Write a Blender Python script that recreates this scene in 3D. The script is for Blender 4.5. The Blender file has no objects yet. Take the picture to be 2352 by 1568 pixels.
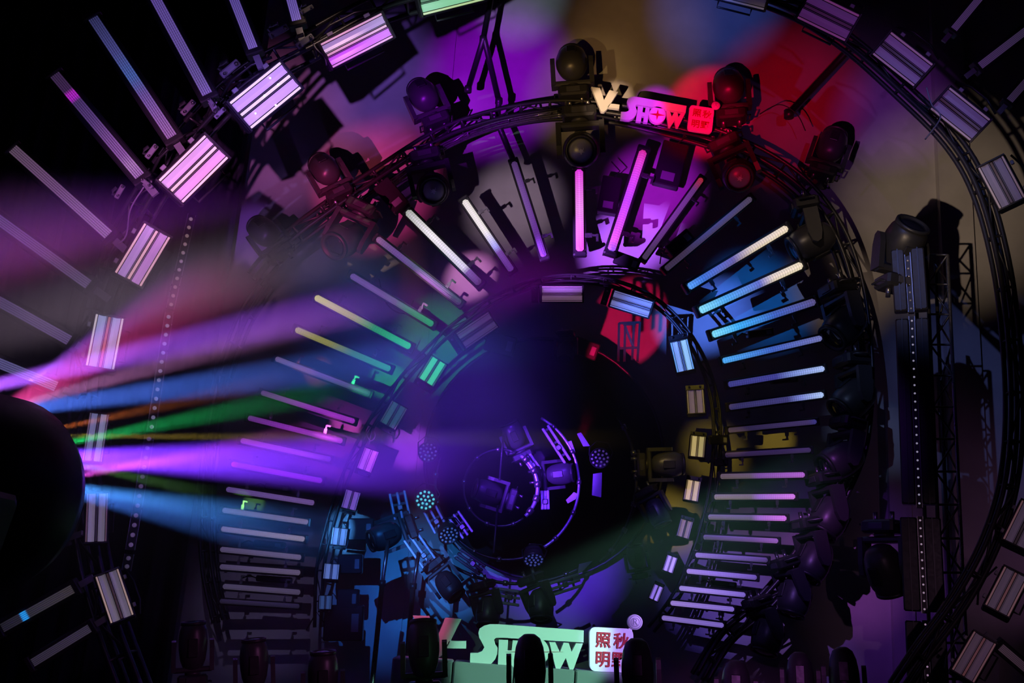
import bpy, math, random
from mathutils import Vector, Matrix, Euler
random.seed(7)
PI = math.pi
SC = bpy.context.scene
COL = SC.collection
V = Vector

# ------------------------------------------------------------------ camera
F = 2300.0
CAM = V((0, 0, 1.6))
PITCH, ROLL = math.radians(15), math.radians(4.0)
cd = bpy.data.cameras.new('camera'); cam = bpy.data.objects.new('camera', cd); COL.objects.link(cam)
cd.sensor_width = 36; cd.lens = F / 2352 * 36; cd.clip_start = 0.05; cd.clip_end = 200
R = Matrix.Rotation(PI / 2 + PITCH, 3, 'X') @ Matrix.Rotation(ROLL, 3, 'Z')
cam.matrix_world = Matrix.Translation(CAM) @ R.to_4x4()
SC.camera = cam

def P(px, py, Y):
    d = R @ V(((px - 1176) / F, -(py - 784) / F, -1))
    return CAM + d * ((Y - CAM.y) / d.y)
def m_per_px(px, py, Y):
    return (P(px + 1, py, Y) - P(px, py, Y)).length

# ------------------------------------------------------------------ colour management, world
SC.view_settings.view_transform = 'Standard'
SC.view_settings.look = 'None'
SC.view_settings.gamma = 1
SC.view_settings.use_curve_mapping = False
SC.view_settings.exposure = 0.0
SC.cycles.max_bounces = 4; SC.cycles.diffuse_bounces = 2; SC.cycles.glossy_bounces = 2
SC.cycles.transmission_bounces = 2; SC.cycles.volume_bounces = 0
SC.cycles.volume_step_rate = 1.0; SC.cycles.volume_max_steps = 64
w = bpy.data.worlds.new('world'); SC.world = w; w.use_nodes = True
w.node_tree.nodes['Background'].inputs[0].default_value = (0.35, 0.22, 0.75, 1)
w.node_tree.nodes['Background'].inputs[1].default_value = 0.010

# ------------------------------------------------------------------ lights
def spot(loc, target, half_deg, power, col, blend=0.5, size=0.03):
    l = bpy.data.lights.new('coloured_spot', 'SPOT')
    l.energy = power; l.color = col; l.spot_size = math.radians(2 * half_deg); l.spot_blend = blend
    l.shadow_soft_size = size
    o = bpy.data.objects.new('coloured_spot', l); COL.objects.link(o)
    o.location = loc
    o.rotation_euler = (V(target) - V(loc)).to_track_quat('-Z', 'Y').to_euler()
    return o
YW = 12.0                                   # back wall
LEFT_S = .4
def wash(px, py, r, rgb, gain=1.0, src=None, Y=YW, blend=1.0, size=0.04):
    """coloured wash from an added, unseen spot: rgb is the wanted brightness on a mid-grey surface"""
    if src is None: src = ((-1.2, 0.5, 1.0) if px > 1350 else (-2.8, 1.5, 1.35)) if py < 520 and Y > 10.5 else (-1.8, 0.5, 8.5)
    t = P(px, py, Y); s = V(src); d = (t - s).length
    m = max(rgb); col = tuple(c / m for c in rgb)
    if Y > 11.5: r *= .86
    half = math.degrees(math.atan(r * m_per_px(px, py, Y) / d))
    spot(s, t, half, 100 * m * d * d * gain * (.50 if Y > 11.5 else .33), col, blend, size)
WALL_R = {(2190, 500): (7.0, 9.9, 9.3), (2260, 930): (7.4, 9.9, 4.2), (2290, 1230): (7.4, 9.9, 1.6)}
for a in [
    (1130, 190, 230, (.34, .004, .80)), (860, 190, 210, (.11, .05, .34)), (640, 310, 260, (.24, .06, .20)),
    (1200, 0, 140, (.12, .15, .17)), (1450, 110, 250, (.12, .06, .02)), (1650, 0, 210, (.03, .05, .26)),
    (1800, 240, 240, (.24, .0004, .008)), (2050, 260, 180, (.07, .012, .14)), (2170, 480, 330, (.18, .13, .09)),
    (2280, 930, 360, (.018, .024, .08)), (2290, 1230, 320, (.035, .015, .035)), (1950, 1350, 330, (.035, .008, .11)),
    (600, 430, 200, (.07, .02, .11)), (500, 230, 160, (.02, .008, .06)),
    (880, 1360, 200, (.015, .12, .65)), (1180, 480, 150, (.40, .28, .40)), (1500, 440, 150, (.5, .01, .8)),
    (850, 640, 120, (.17, .11, .09)), (1010, 790, 150, (.0005, .35, .10)), (1740, 690, 160, (.004, .09, .40)),
    (1640, 1040, 100, (.17, .12, .012)), (1650, 1360, 180, (.06, .04, .35)), (780, 1010, 130, (.25, .02, .40)),
]:
    wash(*a, src=WALL_R.get(a[:2]))
wash(1440, 750, 98, (.75, .006, .09), blend=0.1, src=tuple(P(1330, 1010, 9.6)))          # hard red spot on the wall from an unseen lamp put inside the rig
wash(1600, 272, 110, (1.7, .001, .11), Y=10.9, blend=.6)                         # red on the hanging sign
wash(1388, 245, 48, (1.4, .9, .55), Y=10.9, blend=.6)
wash(1480, 265, 56, (1.1, .02, 1.5), Y=10.9, blend=.6)
# lower sign
wash(1210, 1490, 175, (.45, 1.25, .85), Y=7.5, src=(3.3, 2.8, 3.4), blend=.35)
wash(1410, 1480, 90, (.7, .4, 1.5), Y=7.5, src=(3.6, 2.8, 3.5), blend=.5)
wash(990, 1430, 60, (1.7, .3, .7), Y=7.5, src=(-1.0, 5.0, 6.4), blend=.4)
# rig accents
wash(610, 215, 170, (.28, .15, .55), Y=8, src=(-1.5, -1, 5.0), gain=LEFT_S)
wash(440, 380, 150, (.55, .20, .45), Y=8, src=(-1.5, -1, 5.0), gain=LEFT_S)
wash(330, 590, 130, (.40, .18, .42), Y=8, src=(-1.5, -1, 5.0), gain=LEFT_S)
wash(240, 790, 120, (.32, .28, .50), Y=8, src=(-1.5, -1, 5.0), gain=LEFT_S)
wash(820, 90, 110, (.35, .05, .50), Y=8, src=(-1.5, -1, 5.0), gain=LEFT_S)
wash(1040, 0, 90, (.30, .50, .35), Y=8, src=(-1.5, -1, 5.0), gain=LEFT_S)
wash(480, 200, 330, (.035, .02, .11), Y=8, src=(-1.5, -1, 5.0), gain=LEFT_S)
wash(2080, 160, 300, (.045, .012, .08), Y=8, src=(1.5, -1, 3.0))
wash(2260, 1330, 300, (.04, .02, .035), Y=8, src=(1.5, -1, 3.0))
wash(230, 1200, 300, (.07, .05, .10), Y=8, src=(-1.5, -1, 5.0), gain=LEFT_S)
wash(750, 400, 120, (.35, .04, .07), Y=11)
wash(1000, 290, 110, (.22, .02, .45), Y=11)
wash(1290, 230, 150, (.26, .16, .05), Y=11)
wash(1890, 560, 130, (.20, .14, .10), Y=11)
wash(1960, 880, 110, (.05, .07, .14), Y=11)
wash(1900, 1180, 150, (.25, .06, .30), Y=11)
wash(1820, 1380, 130, (.05, .03, .16), Y=11)
wash(1510, 1070, 80, (.50, .36, .05), Y=11)
wash(1230, 1110, 200, (.30, .05, 2.6), Y=11)
wash(1190, 1140, 230, (.07, .015, .50), Y=11.4, src=(-.8, 0.5, 2.6), blend=1.0)  # unseen lamp added to give the central haze a violet veil
wash(960, 1190, 150, (.02, .32, 1.1), Y=11)
wash(1200, 1350, 170, (.06, .13, .10), Y=11)
wash(950, 1490, 110, (.03, .09, .05), gain=.4, Y=6, src=(2.6, 2.2, 2.4))
wash(640, 1520, 240, (.30, .08, .26), gain=.4, Y=6, src=(2.6, 2.2, 2.4))
wash(1700, 1530, 260, (.18, .04, .22), Y=6, src=(.5, 2, 2.4))
wash(600, 1230, 190, (.10, .08, .19), Y=11)
wash(1700, 1200, 200, (.16, .08, .24), Y=11)

# fan of coloured beams thrown through the haze by the black moving head
YF = 4.9
BEAMS = [  # source px, target px, target depth, half width px at the target, colour, power
    ((-330, 955), (1330, 585), 11.2, 95, (.42, .10, 1.0), 5.5),
    ((-150, 985), (1000, 660), 11.2, 60, (.80, .28, .75), 1.8),
    ((-100, 1010), (800, 470), 11.2, 150, (.62, .04, .24), 1.3),
    ((60, 880), (560, 560), 11.2, 80, (.30, .08, .80), .55),
    ((-250, 980), (1500, 745), 11.2, 95, (.08, .20, 1.0), 3.8),
    ((105, 990), (700, 860), 11.2, 38, (.95, .22, .04), .45),
    ((60, 1035), (850, 880), 11.2, 48, (.02, .95, .22), 1.0),
    ((110, 1000), (1700, 1012), 11.2, 40, (.60, .42, .05), .9),
    ((-60, 1045), (1280, 1075), 11.2, 125, (.17, .03, 1.0), 7.5),
    ((108, 1080), (900, 1030), 11.2, 60, (.45, .06, 1.0), 1.8),
    ((104, 1106), (760, 985), 11.2, 40, (.95, .10, .90), 1.6),
    ((111, 1052), (560, 1150), 11.2, 28, (.35, 1.0, .22), .40),
    ((40, 1098), (760, 1215), 11.2, 60, (.07, .35, 1.0), 1.7),
    ((60, 1110), (1000, 1290), 11.2, 120, (.05, .18, .75), .9),
]
BEAM_GAIN = 3600.0
for (s, t, Y, hw, c, g) in BEAMS:
    a = P(s[0], s[1], YF if s[0] > 0 else 5.8); b = P(t[0], t[1], Y)
    half = math.degrees(math.atan(hw * m_per_px(t[0], t[1], Y) / (b - a).length))
    spot(a, b, half, BEAM_GAIN * g, c, 0.9, 0.012)

# ------------------------------------------------------------------ materials
MATS = {}
def mat(name, col, rough=.5, metal=0.0, emit=None, es=0.0, noise=0.0, scale=30):
    if name in MATS: return MATS[name]
    m = bpy.data.materials.new(name); m.use_nodes = True; nt = m.node_tree
    b = nt.nodes['Principled BSDF']
    b.inputs['Base Color'].default_value = (*col, 1); b.inputs['Roughness'].default_value = rough
    b.inputs['Metallic'].default_value = metal
    if noise:
        tc = nt.nodes.new('ShaderNodeTexCoord'); n = nt.nodes.new('ShaderNodeTexNoise'); n.inputs['Scale'].default_value = scale
        mr = nt.nodes.new('ShaderNodeMapRange'); mr.inputs['To Min'].default_value = max(0, rough - noise); mr.inputs['To Max'].default_value = min(1, rough + noise)
        nt.links.new(tc.outputs['Object'], n.inputs['Vector']); nt.links.new(n.outputs['Fac'], mr.inputs['Value']); nt.links.new(mr.outputs[0], b.inputs['Roughness'])
    if emit:
        b.inputs['Emission Color'].default_value = (*emit, 1); b.inputs['Emission Strength'].default_value = es
    MATS[name] = m
    return m
BLACK = mat('black_paint', (.022, .022, .026), .42, noise=.12)
SHELL = mat('black_plastic_shell', (.042, .042, .048), .38, noise=.08)
DARK = mat('dark_metal', (.05, .05, .055), .35, .6)
ALU = mat('aluminium', (.32, .32, .34), .3, .9, noise=.1)
GREYP = mat('grey_bracket', (.28, .28, .32), .45, .3)
RUB = mat('rubber_cable', (.02, .02, .022), .6)
LENS = mat('lens_glass', (.015, .015, .03), .06, .2)
LENSG = mat('frosted_lens', (.35, .35, .42), .25)
REFL = mat('strobe_reflector', (.72, .70, .74), .32, .25, noise=.05)
LEDP = mat('led_strip_white', (.85, .82, .80), .35)
WHITE = mat('white_sign_face', (.86, .86, .86), .45)
LENSREFL = mat('pale_reflection', (.9, .88, .95), .4)  # pale colour of the reflection modelled on the lens
REDP = mat('red_paint', (.45, .01, .02), .45)
GREYBOX = mat('grey_plinth', (.26, .26, .28), .6)

def wall_mat(name, col, scale=3.0):
    m = bpy.data.materials.new(name); m.use_nodes = True; nt = m.node_tree; b = nt.nodes['Principled BSDF']
    tc = nt.nodes.new('ShaderNodeTexCoord'); n = nt.nodes.new('ShaderNodeTexNoise'); n.inputs['Scale'].default_value = scale; n.inputs['Detail'].default_value = 6
    r = nt.nodes.new('ShaderNodeValToRGB')
    r.color_ramp.elements[0].position = .3; r.color_ramp.elements[0].color = (*[c * .85 for c in col], 1)
    r.color_ramp.elements[1].position = .7; r.color_ramp.elements[1].color = (*col, 1)
    nt.links.new(tc.outputs['Object'], n.inputs['Vector']); nt.links.new(n.outputs['Fac'], r.inputs[0]); nt.links.new(r.outputs[0], b.inputs['Base Color'])
    b.inputs['Roughness'].default_value = .85
    bp = nt.nodes.new('ShaderNodeBump'); bp.inputs['Strength'].default_value = .08; n2 = nt.nodes.new('ShaderNodeTexNoise'); n2.inputs['Scale'].default_value = 60
    nt.links.new(tc.outputs['Object'], n2.inputs['Vector']); nt.links.new(n2.outputs['Fac'], bp.inputs['Height']); nt.links.new(bp.outputs[0], b.inputs['Normal'])
    return m
WALL = wall_mat('painted_plaster', (.52, .50, .50)); FLOORM = wall_mat('dark_floor', (.05, .05, .055)); CEILM = wall_mat('black_ceiling', (.04, .04, .045))
DRAPE = wall_mat('black_drape_cloth', (.06, .055, .08), 12)

def led_mat(c_list):
    """pixel LED tube: emission along it stands in largely for coloured beam light"""
    m = bpy.data.materials.new('led_tube_diffuser'); m.use_nodes = True; nt = m.node_tree; b = nt.nodes['Principled BSDF']
    b.inputs['Base Color'].default_value = (.28, .22, .38, 1); b.inputs['Roughness'].default_value = .4
    tc = nt.nodes.new('ShaderNodeTexCoord'); sx = nt.nodes.new('ShaderNodeSeparateXYZ'); r = nt.nodes.new('ShaderNodeValToRGB')
    nt.links.new(tc.outputs['Generated'], sx.inputs[0]); nt.links.new(sx.outputs['X'], r.inputs[0])
    e = r.color_ramp.elements
    e[0].position = c_list[0][0]; e[0].color = (*c_list[0][1], 1)
    e[1].position = c_list[-1][0]; e[1].color = (*c_list[-1][1], 1)
    for p, c in c_list[1:-1]:
        k = e.new(p); k.color = (*c, 1)
    wv = nt.nodes.new('ShaderNodeMath'); wv.operation = 'MULTIPLY'; wv.inputs[1].default_value = 44 * 2 * PI
    nt.links.new(sx.outputs['X'], wv.inputs[0])
    sn = nt.nodes.new('ShaderNodeMath'); sn.operation = 'SINE'; nt.links.new(wv.outputs[0], sn.inputs[0])
    st = nt.nodes.new('ShaderNodeMapRange'); st.inputs['From Min'].default_value = -1; st.inputs['To Min'].default_value = .74; st.inputs['To Max'].default_value = 1.06
    nt.links.new(sn.outputs[0], st.inputs['Value'])
    nt.links.new(r.outputs[0], b.inputs['Emission Color']); nt.links.new(st.outputs[0], b.inputs['Emission Strength'])
    return m

# ------------------------------------------------------------------ mesh helpers
class MB:
    def __init__(s): s.v = []; s.f = []; s.smooth = []
    def add(s, vs, fs, T=None, smooth=False):
        o = len(s.v)
        s.v += [tuple(T @ V(v)) if T else tuple(v) for v in vs]
        s.f += [tuple(i + o for i in f) for f in fs]; s.smooth += [smooth] * len(fs)
        return s
    def box(s, c, d, T=None, bev=0.0):
        x, y, z = d[0] / 2, d[1] / 2, d[2] / 2
        if bev <= 0:
            vs = [(c[0] + i * x, c[1] + j * y, c[2] + k * z) for i in (-1, 1) for j in (-1, 1) for k in (-1, 1)]
            return s.add(vs, [(0, 1, 3, 2), (4, 6, 7, 5), (0, 4, 5, 1), (2, 3, 7, 6), (0, 2, 6, 4), (1, 5, 7, 3)], T)
        b = min(bev, x * .9, y * .9, z * .9); vs = []; n = 8
        rings = [(-z, b), (-z + b, 0), (z - b, 0), (z, b)]
        for zz, ins in rings:
            X, Yy = x - ins, y - ins
            vs += [(c[0] + p[0], c[1] + p[1], c[2] + zz) for p in ((-X + b, -Yy), (X - b, -Yy), (X, -Yy + b), (X, Yy - b), (X - b, Yy), (-X + b, Yy), (-X, Yy - b), (-X, -Yy + b))]
        fs = [tuple(reversed(range(n))), tuple(range(3 * n, 4 * n))]
        for r in range(3):
            for i in range(n): fs.append((r * n + i, r * n + (i + 1) % n, (r + 1) * n + (i + 1) % n, (r + 1) * n + i))
        return s.add(vs, fs, T)
    def prism(s, poly, z0, z1, T=None):
        n = len(poly)
        a = sum(poly[i][0] * poly[(i + 1) % n][1] - poly[(i + 1) % n][0] * poly[i][1] for i in range(n))
        if a < 0: poly = poly[::-1]
        vs = [(x, y, z0) for x, y in poly] + [(x, y, z1) for x, y in poly]
        fs = [tuple(range(n, 2 * n)), tuple(reversed(range(n)))] + [(i, (i + 1) % n, n + (i + 1) % n, n + i) for i in range(n)]
        return s.add(vs, fs, T)
    def lathe(s, prof, n=20, T=None):       # prof: (radius, z)
        vs = []; fs = []
        for r, z in prof: vs += [(r * math.cos(2 * PI * i / n), r * math.sin(2 * PI * i / n), z) for i in range(n)]
        for k in range(len(prof) - 1):
            for i in range(n): fs.append((k * n + i, k * n + (i + 1) % n, (k + 1) * n + (i + 1) % n, (k + 1) * n + i))
        if prof[0][0] > .002 or prof[-1][0] > .002: fs += [tuple(reversed(range(n))), tuple(range(len(vs) - n, len(vs)))]
        return s.add(vs, fs, T, True)
    def path(s, pts, r, n=8, closed=False):
        pts = [V(p) for p in pts]; m = len(pts); vs = []; fs = []
        for i, p in enumerate(pts):
            a = pts[(i - 1) % m] if (i or closed) else p; b = pts[(i + 1) % m] if (i < m - 1 or closed) else p
            t = (b - a).normalized(); u = t.cross(V((0, 1, 0)) if abs(t.y) < .9 else V((1, 0, 0))).normalized(); v = t.cross(u)
            vs += [p + u * r * math.cos(2 * PI * k / n) + v * r * math.sin(2 * PI * k / n) for k in range(n)]
        for i in range(m if closed else m - 1):
            j = (i + 1) % m
            for k in range(n): fs.append((i * n + k, i * n + (k + 1) % n, j * n + (k + 1) % n, j * n + k))
        if not closed: fs += [tuple(range(n)), tuple(reversed(range(len(vs) - n, len(vs))))]
        s.add(vs, fs, None, True)
        return s
    def tube(s, a, b, r, n=8): return s.path([a, b], r, n)
    def mesh(s, name, m):
        me = bpy.data.meshes.new(name); me.from_pydata(s.v, [], s.f); me.polygons.foreach_set('use_smooth', s.smooth)
        me.materials.append(m); me.update(); return me
    def build(s, name, m, parent=None):
        return link(name, s.mesh(name, m), parent)
def link(name, me, parent=None, T=None):
    o = bpy.data.objects.new(name, me); COL.objects.link(o)
    if parent: o.parent = parent
    if T is not None: o.matrix_local = T
    return o
def thing(name, label, cat, T, group=None):
    o = bpy.data.objects.new(name, None); COL.objects.link(o); o.matrix_world = T; o.empty_display_size = .1
    return tag(o, label, cat, group)
def tag(o, label, cat, group=None, kind=None):
    if label: o['label'] = label
    if cat: o['category'] = cat
    if group: o['group'] = group
    if kind: o['kind'] = kind
    return o
def struct(o, label=None):
    o['kind'] = 'structure'
    if label: o['label'] = label
    return o
def frame(a, b, at=None, toward=None):
    """x along a->b, z facing the viewer side, origin at the middle"""
    a, b = V(a), V(b); x = (b - a).normalized(); c = (a + b) / 2 if at is None else V(at)
    zt = (CAM - c).normalized() if toward is None else V(toward).normalized()
    z = (zt - x * zt.dot(x)).normalized(); y = z.cross(x)
    M = Matrix((x, y, z)).transposed().to_4x4(); M.translation = c
    return M
def flat(px, py, ang, Y):
    a = math.radians(ang); return frame(P(px - 20 * math.cos(a), py - 20 * math.sin(a), Y), P(px + 20 * math.cos(a), py + 20 * math.sin(a), Y))
def smoothpts(pts, n=6):
    out = []; m = len(pts)
    for i in range(m - 1):
        p0, p1, p2, p3 = [V(pts[max(0, min(m - 1, i + k))]) for k in (-1, 0, 1, 2)]
        for k in range(n):
            t = k / n
            out.append(.5 * ((2 * p1) + (p2 - p0) * t + (2 * p0 - 5 * p1 + 4 * p2 - p3) * t * t + (3 * p1 - p0 - 3 * p2 + p3) * t ** 3))
    return out + [V(pts[-1])]

# ------------------------------------------------------------------ the room
def room():
    X0, X1, Y0, Z1 = -8.2, 8.2, -2.5, 10.6
    struct(MB().box((0, (Y0 + YW) / 2, -.1), (X1 - X0 + .4, YW - Y0 + .4, .2)).build('floor', FLOORM))
    struct(MB().box((0, (Y0 + YW) / 2, Z1 + .1), (X1 - X0 + .4, YW - Y0 + .4, .2)).build('ceiling', CEILM))
    struct(MB().box((0, YW + .1, Z1 / 2), (X1 - X0 + .4, .2, Z1)).build('wall_back', WALL))
    struct(MB().box((X0 - .1, (Y0 + YW) / 2, Z1 / 2), (.2, YW - Y0, Z1)).build('wall_left', DRAPE))
    struct(MB().box((X1 + .1, (Y0 + YW) / 2, Z1 / 2), (.2, YW - Y0, Z1)).build('wall_right', DRAPE))
    struct(MB().box((0, Y0 - .1, Z1 / 2), (X1 - X0 + .4, .2, Z1)).build('wall_front', DRAPE))
    # shallow pilasters on the back wall
    for i, (px, py, wdt, dep) in enumerate([(2205, 800, .42, .10), (2068, 1300, .26, .07), (1046, 60, .05, .02)]):
        x = P(px, py, YW).x
        zt = Z1 if i != 1 else P(px, 940, YW).z
        struct(MB().box((x, YW - dep / 2, zt / 2), (wdt, dep, zt)).build('trim_%d' % (i + 1), WALL))
room()

def drape(label, pxa, pxb, Y):
    x0, x1 = P(pxa, 700, Y).x, P(pxb, 700, Y).x; n = 90; vs = []
    for i in range(n + 1):
        x = x0 + (x1 - x0) * i / n; y = Y + .07 * math.sin(i * .9) + .03 * math.sin(i * 2.3)
        vs += [(x, y, .05), (x, y, 9.6), (x, y + .02, 9.6), (x, y + .02, .05)]
    fs = []
    for i in range(n):
        for k in range(4): fs.append((i * 4 + k, i * 4 + (k + 1) % 4, (i + 1) * 4 + (k + 1) % 4, (i + 1) * 4 + k))
    T = thing('stage_drape', label, 'curtain', Matrix.Identity(4))
    MB().add(vs, fs, None, True).build('cloth', DRAPE, T)
    MB().tube((x0 - .1, Y, 9.65), (x1 + .1, Y, 9.65), .03).build('track', DARK, T)
    MB().box(((x0 + x1) / 2, Y, .04), (abs(x1 - x0), .08, .05)).build('hem_chain', DARK, T)
drape('tall black pleated drape hanging against the wall behind the slanted row of lamp dots', -200, 515, 11.7)

# ------------------------------------------------------------------ LED tubes (the radiating sunburst)
C_OFF = (.035, .025, .05)
def tube(label, a, b, wpx, stops, Y=11.0, Yb=None, name='led_tube', group='pixel tubes radiating between the rings', clamps=True):
    A, B = P(*a, Y), P(*b, Yb or Y + .1); L = (B - A).length; wd = wpx * m_per_px(*a, Y)
    T = thing(name, label, 'light tube', frame(A, B), group)
    MB().box((0, 0, -wd * .45), (L * 1.03, wd * 1.7, wd * .7), bev=wd * .12).build('housing', BLACK, T)
    MB().box((0, 0, wd * .1), (L, wd, wd * .7), bev=wd * .3).build('diffuser', led_mat(stops), T)
    for s in (-1, 1):
        MB().box((s * (L / 2 + wd * .3), 0, -wd * .2), (wd * .6, wd * 1.75, wd * 1.3), bev=wd * .15).build('end_cap', BLACK, T)
    if clamps:
        for k, x in enumerate((-.28, .30)):
            me = MB().box((L * x, wd * 1.1, -wd * .2), (wd * .55, wd * .9, wd * .3)).box((L * x, wd * 1.75, -wd * .2), (wd * .25, wd * 1.2, wd * .25)).box((L * x + wd * .3, wd * 2.2, -wd * .2), (wd * .9, wd * .3, wd * .4))
            me.build('clamp', ALU, T)
    return T
def g(*stops): return [(p, tuple(c)) for p, c in stops]
W_ = (.95, .88, .92); dim = (.05, .035, .075); vd = (.02, .012, .035)
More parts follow.
